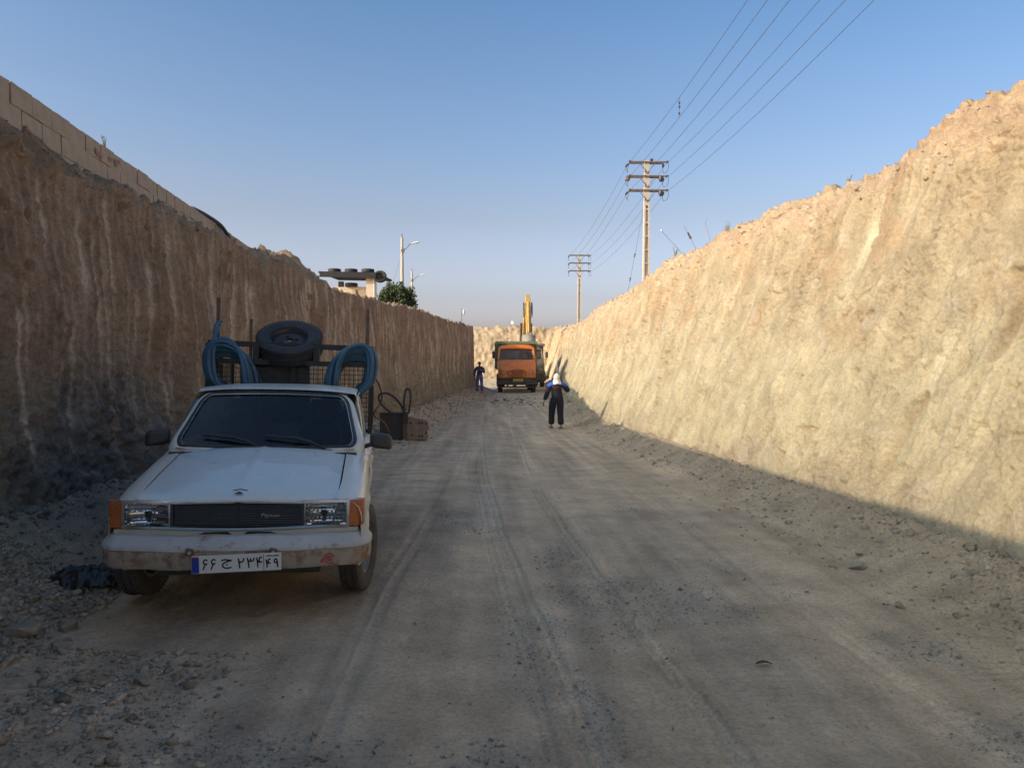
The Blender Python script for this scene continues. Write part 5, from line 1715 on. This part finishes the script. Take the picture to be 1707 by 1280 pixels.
def boom(m, pts, wd, hs_):
    rows = []
    for (y, z), h in zip(pts, hs_):
        rows.append([(-wd / 2, y, z - h / 2), (wd / 2, y, z - h / 2), (wd / 2, y, z + h / 2), (-wd / 2, y, z + h / 2)])
    m.grid(rows, closed=True); m.add(rows[0], [(0, 1, 2, 3)]); m.add(rows[-1], [(3, 2, 1, 0)])
boom(bm_, [(-0.6, 1.9), (-1.6, 3.9), (-2.3, 4.9), (-3.6, 5.9), (-4.6, 6.35)], 0.42, [0.55, 0.85, 0.95, 0.75, 0.5])
bm_.build('boom', M['yellow'], exv, bevel=0.03)
sk = MB()
rows = []
for (y, z), h, wd in zip([(-4.4, 7.15), (-4.75, 6.2), (-5.1, 5.4), (-5.5, 3.75)], [0.25, 0.65, 0.6, 0.35], (0.34, 0.42, 0.42, 0.36)):
    rows.append([(-wd / 2, y - h / 2, z), (wd / 2, y - h / 2, z), (wd / 2, y + h / 2, z), (-wd / 2, y + h / 2, z)])
sk.grid(rows, closed=True); sk.add(rows[0], [(0, 1, 2, 3)]); sk.add(rows[-1], [(3, 2, 1, 0)])
sk.build('stick', M['yellow'], exv, bevel=0.03)
cyl = MB()
cyl.tube([(0, -5.25, 6.5), (0, -5.45, 5.3)], 0.13, 12); cyl.tube([(0, -5.45, 5.3), (0, -5.72, 4.1)], 0.08, 10)
cyl.build('bucket_cylinder', M['yellow'], exv)
for sx in (-1, 1):
    MB().tube([(sx * 0.40, -1.9, 2.2), (sx * 0.40, -3.0, 4.9)], 0.11, 10).build('boom_cylinder', M['under'], exv)
    MB().prism([(-4.3, 6.55), (-5.0, 6.45), (-5.15, 5.6), (-4.8, 5.3), (-4.3, 5.9)], 0, sx * 0.30, sx * 0.36).build('side_bracket', M['under'], exv)
    MB().bar((sx * 0.27, -5.5, 3.95), (sx * 0.30, -5.95, 3.3), 0.07, 0.2).build('linkage', M['under'], exv)
bk_ = MB()
prof = [(-5.35, 3.70), (-5.95, 3.85), (-6.35, 3.45), (-6.30, 2.85), (-5.9, 2.45), (-5.5, 2.40)]
rows = [[(x, y, z) for y, z in prof] for x in (-0.50, 0.50)]
bk_.grid(rows)
for x in (-0.50, 0.50): bk_.add([(x, y, z) for y, z in prof], [tuple(range(6))])
bk_ = bk_.build('bucket', M['bucket'], exv, 30, solid=0.05)
for x in np.linspace(-0.44, 0.44, 5):
    MB().box((x, -5.42, 2.33), (0.10, 0.22, 0.10), (0.5, 0, 0)).build('tooth', M['under'], bk_)
MB().box((0, -5.62, 3.78), (0.5, 0.3, 0.5)).build('coupler', M['bucket'], exv, bevel=0.03)

# ------------------------------------------------------------------ utility poles and wires
M['concrete'] = plain('pole_concrete', (0.50, 0.44, 0.36), 0.9, var=0.1, scale=3)
M['galv'] = plain('rusty_crossarm', (0.13, 0.10, 0.085), 0.7, var=0.25, scale=5)
M['wire'] = plain('aluminium_wire', (0.09, 0.09, 0.10), 0.5, 0.2, var=0.1)


def h_pole(label, loc, top, base, guy=False, grp='concrete utility poles on the right bank', rz=0.0):
    t = thing('utility_pole', label, 'utility pole', (loc[0], loc[1], base), (0, 0, rz), grp)
    H = top - base
    w0, w1 = 0.46, 0.27
    c = MB()
    for sx in (-1, 1):
        vs = []
        for z, w_ in ((0 - 0.8, w0 + 0.02), (H, w1)):
            for x, y in ((w_ / 2 - 0.085, -0.15), (w_ / 2, -0.15), (w_ / 2, 0.15), (w_ / 2 - 0.085, 0.15)): vs.append((sx * x, y, z))
        c.add(vs, [(0, 1, 2, 3), (4, 5, 6, 7), (0, 1, 5, 4), (1, 2, 6, 5), (2, 3, 7, 6), (3, 0, 4, 7)])
    c.add([(-w0 / 2 + .06, 0, -0.8), (w0 / 2 - .06, 0, -0.8), (w1 / 2 - .05, 0, H), (-w1 / 2 + .05, 0, H)], [(0, 1, 2, 3)])
    c.box((0, 0, H - 1.35), (w1 + 0.0, 0.296, 2.72))
    sh = c.build('shaft', M['concrete'], t)
    z = 0.2
    while z < H - 2.8:
        w_ = lerp(w0, w1, z / H) - 0.16
        MB().box((0, 0, z), (w_, 0.27, 0.07)).build('rib', M['concrete'], sh)
        z += 0.82
    ends = []
    for k, zz_ in enumerate((H - 0.10, H - 0.95, H - 1.80)):
        arm = MB()
        arm.box((0, -0.19, zz_), (2.15, 0.08, 0.09))
        arm.box((0, 0.19, zz_), (2.15, 0.06, 0.08))
        for sx in (-1, 1): arm.bar((sx * 0.48, -0.2, zz_ - 0.04), (sx * 0.03, -0.19, zz_ - 0.66), 0.05, 0.03)
        arm = arm.build('crossarm', M['galv'], t)
        for sx in (-1, 1):
            ins = MB()
            for sy in (-1, 1):
                a = Vector((sx * 1.08, sy * 0.1, zz_)); b = Vector((sx * 1.16, sy * 0.75, zz_ - 0.10))
                ins.tube([a, b], 0.012, 6)
                for f in (0.35, 0.5, 0.65, 0.8):
                    p = a.lerp(b, f); q = a.lerp(b, f + 0.07)
                    ins.tube([p, q], [0.065, 0.045], 8)
            ins.build('insulator', M['ceramic'], arm)
            MB().tube(smooth_pts([(sx * 1.16, -0.75, zz_ - 0.1), (sx * 1.24, -0.3, zz_ - 0.50), (sx * 1.12, 0.3, zz_ - 0.54), (sx * 1.16, 0.75, zz_ - 0.1)]), 0.014, 5).build('jumper_wire', M['wire'], arm)
            ends.append((t, sx, zz_))
    if guy:
        g_ = MB().tube([(0.0, 0.16, H - 2.1), (-1.4, 0.9, -0.6)], 0.010, 5)
        for f in (0.42, 0.60, 0.71):
            p = Vector((0, 0.16, H - 2.1)).lerp(Vector((-1.4, 0.9, -0.6)), f)
            g_.tube([p, p + Vector((-0.05, 0.03, -0.24))], [0.05, 0.035], 8)
        g_.build('guy_wire', M['wire'], t)
        MB().lathe([(1e-3, 0.16), (0.10, 0.15), (0.09, 0.06), (0.04, 0.0)], Matrix.Translation((0.28, -0.1, H - 0.04)), 10).build('pin_insulator', M['ceramic'], t)
        for sx, zz_, m_ in ((1, H - 1.12, 'ceramic'), (1, H - 2.0, 'ceramic'), (-1, H - 1.10, 'rust_iron')):
            MB().lathe([(1e-3, 0.18), (0.11, 0.14), (0.14, 0.0), (0.08, -0.16), (1e-3, -0.2)], Matrix.Translation((sx * 0.82 if sx > 0 else -1.18, -0.22, zz_)), 10).build('insulator_bowl', M[m_], t)
    return t


P1 = (10.20, 47.0); P2 = (11.0, 85.0); P0 = (9.45, 9.0)
Z1T, Z2T, Z0T = 13.80, 13.40, 13.9
h_pole('nearer concrete utility pole with three crossarms on the right bank', P1, Z1T, 4.1, True)
h_pole('farther concrete utility pole with three crossarms on the right bank', P2, Z2T, 4.3, False)
names = ('top', 'middle', 'lowest')
for k in range(3):
    for sx, side in ((-1, 'road'), (1, 'field')):
        dz = (-0.20, -1.05, -1.90)[k]
        pts = []
        for (A, zA), (B, zB), sag in ((((P0[0] - 0.75, -29.0), Z0T), (P0, Z0T), 0.7), ((P0, Z0T), (P1, Z1T), 0.55), ((P1, Z1T), (P2, Z2T), 0.6)):
            n_ = 26
            for i in range(n_):
                f = i / n_
                pts.append((lerp(A[0], B[0], f) + sx * 1.16, lerp(A[1], B[1], f), lerp(zA, zB, f) + dz - 4 * sag * f * (1 - f) * (1 if k else 0.95)))
        pts.append((P2[0] + sx * 1.16, P2[1], Z2T + dz))
        o = MB().tube(pts, 0.0095, 5).build('power_line', M['wire'])
        tag(o, 'power line on the %s side of the %s crossarms of the utility poles' % (side, names[k]), 'power line', 'power lines overhead')
        if k == 0 and sx < 0: wire_a = pts
        if k == 1 and sx < 0: wire_b = pts
i_ = min(range(len(wire_a)), key=lambda i: abs(wire_a[i][1] - 33.5))
a = Vector(wire_a[i_]); b = Vector(wire_b[i_])
sp_ = MB().tube([a, b], 0.010, 5)
for f in (0.22, 0.42, 0.75):
    p = a.lerp(b, f); sp_.tube([p, p + Vector((0, 0, -0.10))], [0.05, 0.03], 8)
tag(sp_.build('wire_spacer', M['ceramic']), 'string of small insulators hanging between two power lines', 'insulator string')

# ------------------------------------------------------------------ left bank: shed, tyres, bush, street lamps, flags
M['plaster'] = plain('beige_plaster', (0.52, 0.44, 0.33), 0.9, var=0.08, scale=2)
M['plaster_white'] = plain('whitewashed_plaster', (0.68, 0.63, 0.54), 0.9, var=0.08, scale=2)
M['sheet_roof'] = plain('dark_roof_sheet', (0.014, 0.013, 0.014), 0.8, var=0.2)
sh = thing('shed', 'low open shed with a dark roof behind the left earth bank', 'shed', (-6.0, 40.0, 3.55), (0, 0, R(-6)))
MB().box((0.40, 0.0, 1.22), (0.36, 0.5, 2.44)).build('pillar', M['plaster'], sh, bevel=0.01)
MB().box((0.615, 0.0, 1.22), (0.06, 0.52, 2.46)).build('pillar_face', M['plaster_white'], sh)
MB().box((-1.9, 0.6, 0.95), (4.5, 0.2, 1.9)).build('wall', M['plaster'], sh)
MB().box((-0.65, 1.2, 2.52), (3.0, 3.6, 0.08), (0, R(1.5), 0)).build('roof', M['sheet_roof'], sh)
MB().box((-0.65, -0.55, 2.38), (2.9, 0.10, 0.20), (0, R(1.5), 0)).build('beam', M['sheet_roof'], sh)
for x in (-1.9,): MB().box((x, 2.6, 1.2), (0.25, 0.25, 2.4)).build('post', M['sheet_roof'], sh)
ot = make_tyre(0.33, 0.2, 0.19, False, 24).mesh('old_tyre', M['tyre_dark'], 40)
for x, y, z, rx, lab in ((-1.55, 0.2, 2.71, 0, 'old tyre lying on the shed roof farthest from the pillar'), (-0.65, 0.1, 2.68, 0, 'old tyre in the middle of the shed roof'),
                         (0.28, -0.1, 2.65, 0, 'old tyre on the shed roof right above the pale pillar'), (-0.75, 0.5, 2.0, 0, 'old tyre lying on the low wall inside the shed'),
                         (0.95, -0.25, 2.34, 62, 'old tyre hanging at the corner of the shed beside the bush')):
    o = link('old_tyre', ot)
    o.location = Matrix.Translation(sh.location) @ sh.rotation_euler.to_matrix().to_4x4() @ Vector((x, y, z))
    o.rotation_euler = (R(rx), R(rx * 0.2), 0)
    tag(o, lab, 'tyre', 'old tyres on the shed')

M['leafm'] = plain('bush_leaf', (0.060, 0.085, 0.030), 0.6, var=0.45, scale=1.3)
bs_ = thing('bush', 'dense round green bush on the left bank in front of the lamp posts', 'bush', (-5.2, 48.4, 3.5))
rb = random.Random(8)
lm = MB()
for i in range(8000):
    while True:
        p = Vector((rb.uniform(-1, 1), rb.uniform(-1, 1), rb.uniform(-1, 1)))
        if 0.25 < p.length < 1: break
    p.normalize()
    rr = (0.72 + 0.25 * float(pn(p.x * 2.1, p.y * 2.1, p.z * 2.1, 310)) + 0.14 * float(pn(p.x * 5, p.y * 5, p.z * 5, 311))) * rb.uniform(0.62, 1.04)
    c = Vector((p.x * 1.42, p.y * 1.2, p.z * 1.35)) * rr * 1.12 + Vector((0, 0, 1.75))
    if c.z < 0.1: continue
    d = (p + Vector((rb.gauss(0, .5), rb.gauss(0, .5), rb.gauss(0, .5) + 0.3))).normalized()
    u = d.orthogonal().normalized(); u = Matrix.Rotation(rb.uniform(0, 6.28), 3, d) @ u
    v = d.cross(u); L = rb.uniform(0.09, 0.19)
    lm.add([c - u * L * 0.35, c + d * L * 0.5 + v * 0.03, c + u * L * 0.35 + d * L * 0.2, c - d * L * 0.5], [(0, 1, 2, 3)])
lm.build('crown', M['leafm'], bs_, recalc=False)
tk = MB()
for i in range(9):
    a = rb.uniform(0, 6.28); e = Vector((math.cos(a) * .7, math.sin(a) * .6, rb.uniform(1.3, 2.4)))
    tk.tube([(0, 0, -0.1), e * 0.45 + Vector((0, 0, .1)), e], [0.06, 0.035, 0.012], 6)
tk.build('trunk', M['bark'], bs_)

M['lampw'] = plain('lamp_housing', (0.70, 0.72, 0.74), 0.3, 0.2, var=0.05)


def street_lamp(label, x, y, base, top, arm_len, arm_z, wd):
    t = thing('street_lamp', label, 'street lamp', (x, y, base), group='street lamps beyond the left bank')
    H = top - base
    MB().tube([(0, 0, -0.5), (0, 0, H)], [wd * 0.72, wd * 0.42], 10).build('pole', M['concrete'], t)
    MB().tube([(0, 0, H - 0.2), (0, 0, H + 0.25)], 0.03, 6).build('spike', M['galv'], t)
    za = arm_z - base
    MB().tube(smooth_pts([(0.08, -0.05, za - 0.35), (0.35, -0.1, za - 0.15), (arm_len * 0.75, -0.15, za + 0.10), (arm_len, -0.18, za + 0.16)]), 0.028, 6).build('arm', M['galv'], t)
    hd = MB()
    hd.lathe([(1e-3, -0.32), (0.07, -0.28), (0.12, 0.0), (0.10, 0.25), (1e-3, 0.32)], Matrix.Translation((arm_len + 0.22, -0.18, za + 0.20)) @ Matrix.Rotation(R(80), 4, 'Y') @ Matrix.Diagonal((0.7, 1.1, 1, 1)), 12)
    hd.build('lamp_head', M['lampw'], t)
    MB().box((0.06, -0.05, za - 0.35), (0.22, 0.12, 0.25)).build('clamp', M['galv'], t)
    return t


sl1 = street_lamp('taller concrete street lamp post behind the bush with its arm over the road', -5.5, 55.0, 3.5, 10.35, 0.75, 9.75, 0.22)
MB().tube([(-0.05, 0.1, 5.6), (-1.3, 0.6, 1.8)], 0.008, 5).build('stay_wire', M['wire'], sl1)
street_lamp('shorter rusty street lamp post showing just right of the taller one', -7.0, 80.0, 3.6, 10.9, 0.9, 10.3, 0.22)

M['flag'] = plain('white_flag_cloth', (0.78, 0.78, 0.78), 0.8, var=0.04)
for x, y, z, hh, lab, w_ in ((-0.98, 42.0, 3.98, 0.46, 'small white marker flag on top of the left bank near its end', 0.16), (2.98, 76.1, 4.98, 0.62, 'white marker flag on the rim of the far end bank left of the excavator arm', 0.46)):
    t = thing('marker_flag', lab, 'flag', (x, y, z), group='white marker flags')
    MB().tube([(0, 0, -0.4), (0, 0, hh)], 0.012, 6).build('stick', M['bark'], t)
    MB().grid([[(u * w_, 0.03 * math.sin(u * 7), hh - 0.34 * v - 0.10 * u * (1 - v)) for u in np.linspace(0, 1, 6)] for v in np.linspace(0, 1, 4)]).build('cloth', M['flag'], t, solid=0.006)
stx = MB().tube([(0, 0, -0.2), (0.03, 0, 0.5), (-0.05, 0.02, 0.95)], [0.03, 0.028, 0.02], 7).build('stake', M['white'])
stx.location = (4.42, 44.2, 0.75)
tag(stx, 'white stake leaning on the sunlit right cut beyond the worker in the white hood', 'stake')

# ------------------------------------------------------------------ people
M['skin'] = plain('skin', (0.20, 0.11, 0.07), 0.6, var=0.06)
M['hair'] = plain('black_hair', (0.012, 0.010, 0.009), 0.6)
M['navy'] = plain('navy_overall', (0.010, 0.010, 0.019), 0.95, var=0.2, scale=6, dust=0.015)
M['purple'] = plain('violet_blue_overall', (0.085, 0.08, 0.27), 0.9, var=0.2, scale=6, dust=0.06)
M['purple_top'] = plain('dark_violet_top', (0.045, 0.04, 0.115), 0.9, var=0.2, scale=6)
M['royal'] = plain('royal_blue_yoke', (0.025, 0.12, 0.50), 0.85, var=0.1)
M['wine'] = plain('dark_red_band', (0.06, 0.02, 0.018), 0.9)
M['hood_white'] = plain('white_head_cloth', (0.74, 0.71, 0.64), 0.85, var=0.06)
M['shoe'] = plain('dusty_shoe', (0.06, 0.052, 0.045), 0.8, var=0.2, dust=0.4)


class Skel:
    def __init__(self): self.v = []; self.e = []; self.r = []
    def chain(self, pts, start=None):
        prev = start
        for (p, r) in pts:
            self.v.append(p); self.r.append(r)
            if prev is not None: self.e.append((prev, len(self.v) - 1))
            prev = len(self.v) - 1
        return prev


def hand(sk, wrist_i, p, d, side, curl=0.3):
    """Palm, four unequal bent fingers and a thumb from the wrist towards d; side = across the palm."""
    d = Vector(d).normalized(); sd = Vector(side).normalized(); nn = d.cross(sd)
    p = Vector(p)
    palm = sk.chain([((p + d * 0.045)[:], (0.030, 0.018)), ((p + d * 0.085)[:], (0.036, 0.016))], wrist_i)
    for k, L in enumerate((0.072, 0.082, 0.076, 0.060)):
        b = p + d * 0.085 + sd * (0.027 - 0.018 * k)
        m1 = b + d * L * 0.5 + nn * L * curl * 0.3
        e = m1 + (d * (1 - curl) + nn * curl).normalized() * L * 0.5
        sk.chain([(b[:], 0.0095), (m1[:], 0.009), (e[:], 0.0075)], palm)
    b = p + d * 0.035 + sd * 0.032
    sk.chain([(b[:], 0.011), ((b + (d + sd * 1.1).normalized() * 0.035)[:], 0.010), ((b + (d * 1.6 + sd * .8).normalized() * 0.065)[:], 0.008)], palm - 1)


def ellipsoid(c, s, n=14, m=10, z0=-1.0, z1=1.0):
    return [[(c[0] + s[0] * math.sqrt(max(0, 1 - t * t)) * math.cos(a), c[1] + s[1] * math.sqrt(max(0, 1 - t * t)) * math.sin(a), c[2] + s[2] * t) for a in np.linspace(0, 2 * math.pi, n + 1)[:-1]] for t in np.sin(np.linspace(math.asin(z0), math.asin(z1), m))]


def worker(label, loc, rz, pose, H, top, low):
    """Local frame: the person faces -y; x to the person's left."""
    t = thing('person', label, 'person', loc, (0, 0, rz))
    k = H / 1.72
    def V(*p): return tuple(q * k for q in p)
    def body(grow, parts):
        s = Skel()
        g = grow
        s.chain([(V(0, 0.0, 0.94), ((0.145 + g) * k, (0.105 + g) * k))])
        ch = s.chain([(V(0, 0.01, 1.08), ((0.135 + g) * k, (0.10 + g) * k)), (V(0, 0.015, 1.24), ((0.15 + g) * k, (0.11 + g) * k)), (V(0, 0.015, 1.37), ((0.145 + g) * k, (0.095 + g) * k))], 0)
        if 'head' in parts:
            nk = s.chain([(V(0, 0.01, 1.47), 0.055 * k), (V(0, -0.005, 1.54), 0.062 * k), (V(0, -0.01, 1.60), (0.078 * k, 0.092 * k)), (V(0, -0.005, 1.665), (0.074 * k, 0.088 * k)), (V(0, 0.0, 1.71), 0.04 * k)], ch)
        for sx in (1, -1):
            el, wr_, hd_ = pose['arm'][sx]
            sh_i = s.chain([(V(sx * 0.13, 0.01, 1.385), (0.075 + g) * k), (V(sx * 0.195, 0.01, 1.36), (0.062 + g) * k)], ch)
            S0 = Vector(V(sx * 0.195, 0.01, 1.36)); E = Vector(V(*el)); Wp = Vector(V(*wr_))
            w_i = s.chain([(S0.lerp(E, .5)[:], (0.050 + g) * k), (E[:], (0.043 + g) * k), (E.lerp(Wp, .5)[:], (0.038 + g) * k), (E.lerp(Wp, 0.92 if 'head' not in parts else 1.0)[:], (0.030 + g) * k)], sh_i)
            if 'head' in parts: hand(s, w_i, Wp, hd_[0], hd_[1], hd_[2])
            kn, an = pose['leg'][sx]
            h_i = s.chain([(V(sx * 0.095, 0.0, 0.88), (0.092 + g) * k)], 0)
            Hh = Vector(V(sx * 0.095, 0.0, 0.88)); Kk = Vector(V(*kn)); A = Vector(V(*an))
            a_i = s.chain([(Hh.lerp(Kk, .5)[:], (0.080 + g) * k), (Kk[:], (0.058 + g) * k), (Kk.lerp(A, .4)[:], (0.056 + g) * k), (Kk.lerp(A, .95)[:], (0.042 + g * 1.5) * k)], h_i)
            if 'head' in parts:
                s.chain([((A + Vector((0, 0.02, -0.03)))[:], 0.042 * k), ((A + Vector((sx * 0.01, -0.09, -0.05)))[:], (0.045 * k, 0.028 * k)), ((A + Vector((sx * 0.015, -0.15, -0.058)))[:], (0.038 * k, 0.02 * k))], a_i)
        return s
    s = body(-0.014, ('head',))
    link('body', skin_mesh('body', s.v, s.e, s.r, 1), M['skin'], t)
    s = body(pose['loose'], ())
    cl_ = link('overalls', skin_mesh('overalls', s.v, s.e, s.r, 1), None, t)
    me = cl_.data
    me.materials.clear()
    mats = list(pose['mats'])
    for m_ in mats: me.materials.append(M[m_])
    for p_ in me.polygons:
        c = p_.center / k
        p_.material_index = pose['zone'](c)
    # face: nose, eyes and mouth, ears
    fc = MB()
    fc.add([V(-0.014, -0.095, 1.575), V(0.014, -0.095, 1.575), V(0, -0.125, 1.58), V(0, -0.095, 1.63)], [(0, 1, 2), (0, 2, 3), (1, 3, 2)])
    for sx in (1, -1): fc.grid(ellipsoid(V(sx * 0.080, 0.0, 1.60), V(0.012, 0.022, 0.034), 8, 6))
    fc.build('face', M['skin'], t)
    ey = MB()
    for sx in (1, -1): ey.grid(ellipsoid(V(sx * 0.032, -0.094, 1.617), V(0.014, 0.008, 0.008), 8, 6))
    ey.box(V(0, -0.096, 1.548), V(0.045, 0.008, 0.007))
    ey.build('eyes', M['hair'], t)
    for sx in (1, -1):
        A = Vector(V(*pose['leg'][sx][1]))
        m = MB()
        rows = []
        for y, w_, h_ in ((0.075, 0.03, 0.05), (0.06, 0.042, 0.075), (0.0, 0.045, 0.085), (-0.08, 0.05, 0.062), (-0.15, 0.046, 0.045), (-0.19, 0.028, 0.035)):
            rows.append([(A.x + w_ * math.cos(a), A.y + y, A.z - 0.082 + (h_ * max(0, math.sin(a)))) for a in np.linspace(-0.35, math.pi + 0.35, 11)])
        m.grid(rows, closed=True); m.add(rows[0], [tuple(range(11))]); m.add(rows[-1], [tuple(range(11))])
        m.build('shoe', M['shoe'], t)
    return t, V


# the worker walking away, white cloth on his head, one hand up at his ear
pose = {'arm': {1: ((0.265, 0.06, 1.12), (0.345, 0.0, 0.87), ((0.25, 0.05, -1), (0.2, -1, 0), 0.25)),
                -1: ((-0.33, 0.0, 1.16), (-0.19, -0.10, 1.44), ((0.35, 0.02, 1), (0.2, -1, 0), 0.6))},
        'leg': {1: ((0.115, -0.14, 0.49), (0.125, -0.13, 0.085)), -1: ((-0.105, 0.0, 0.49), (-0.10, 0.15, 0.10))},
        'loose': 0.036, 'mats': ('navy', 'royal', 'wine'),
        'zone': lambda c: 1 if (c.z > 1.335 and abs(c.x) < 0.27) else (2 if 1.30 < c.z <= 1.335 and abs(c.x) < 0.2 else 0)}
WX, WY = 2.26, 22.6
pz = float(ground_z(WX, WY))
man, V_ = worker('worker in navy overalls and white head cloth walking away down the road', (WX, WY, pz + 0.004), R(184), pose, 1.62, 'navy', 'navy')
man.scale = (1.13, 1.1, 1)
hc = MB().grid(ellipsoid(V_(0, 0.012, 1.605), V_(0.088, 0.104, 0.122), 18, 12, -0.75, 1.0))
rows = [[V_(0.10 * f * math.cos(a), 0.02 + 0.11 * f * math.sin(a), z + 0.015 * math.sin(a * 5)) for a in np.linspace(0, 2 * math.pi, 19)[:-1]] for z, f in ((1.54, 0.95), (1.49, 1.02), (1.44, 1.25), (1.40, 1.45))]
hc.grid(rows, closed=True)
hc.build('head_cloth', M['hood_white'], man)
ph = MB().box(V_(-0.155, -0.08, 1.56), V_(0.02, 0.07, 0.13)).build('mobile_phone', M['black'], None)
ph.matrix_world = Matrix.Translation(man.location) @ man.rotation_euler.to_matrix().to_4x4()
tag(ph, 'dark phone held to the ear of the worker in the white head cloth', 'phone')

pose = {'arm': {1: ((0.27, 0.03, 1.12), (0.10, -0.20, 1.24), ((-0.8, -0.2, 0.35), (0, 0.3, 1), 0.4)),
                -1: ((-0.26, 0.04, 1.10), (-0.29, -0.05, 0.87), ((0, -0.1, -1), (0.2, -1, 0), 0.3))},
        'leg': {1: ((0.12, -0.02, 0.48), (0.13, 0.0, 0.085)), -1: ((-0.12, -0.03, 0.48), (-0.125, -0.02, 0.085))},
        'loose': 0.026, 'mats': ('purple', 'purple_top'),
        'zone': lambda c: 1 if c.z > 0.98 else 0}
mx, my = -0.02, 41.6
man2, V2 = worker('man in violet blue work clothes standing by the end of the left cut', (mx, my, float(ground_z(mx, my)) + 0.004), R(6), pose, 1.70, 'purple', 'purple')
hr = MB().grid(ellipsoid(V2(0, 0.018, 1.64), V2(0.088, 0.098, 0.095), 16, 10, -0.35, 1.0))
hr.build('hair', M['hair'], man2)
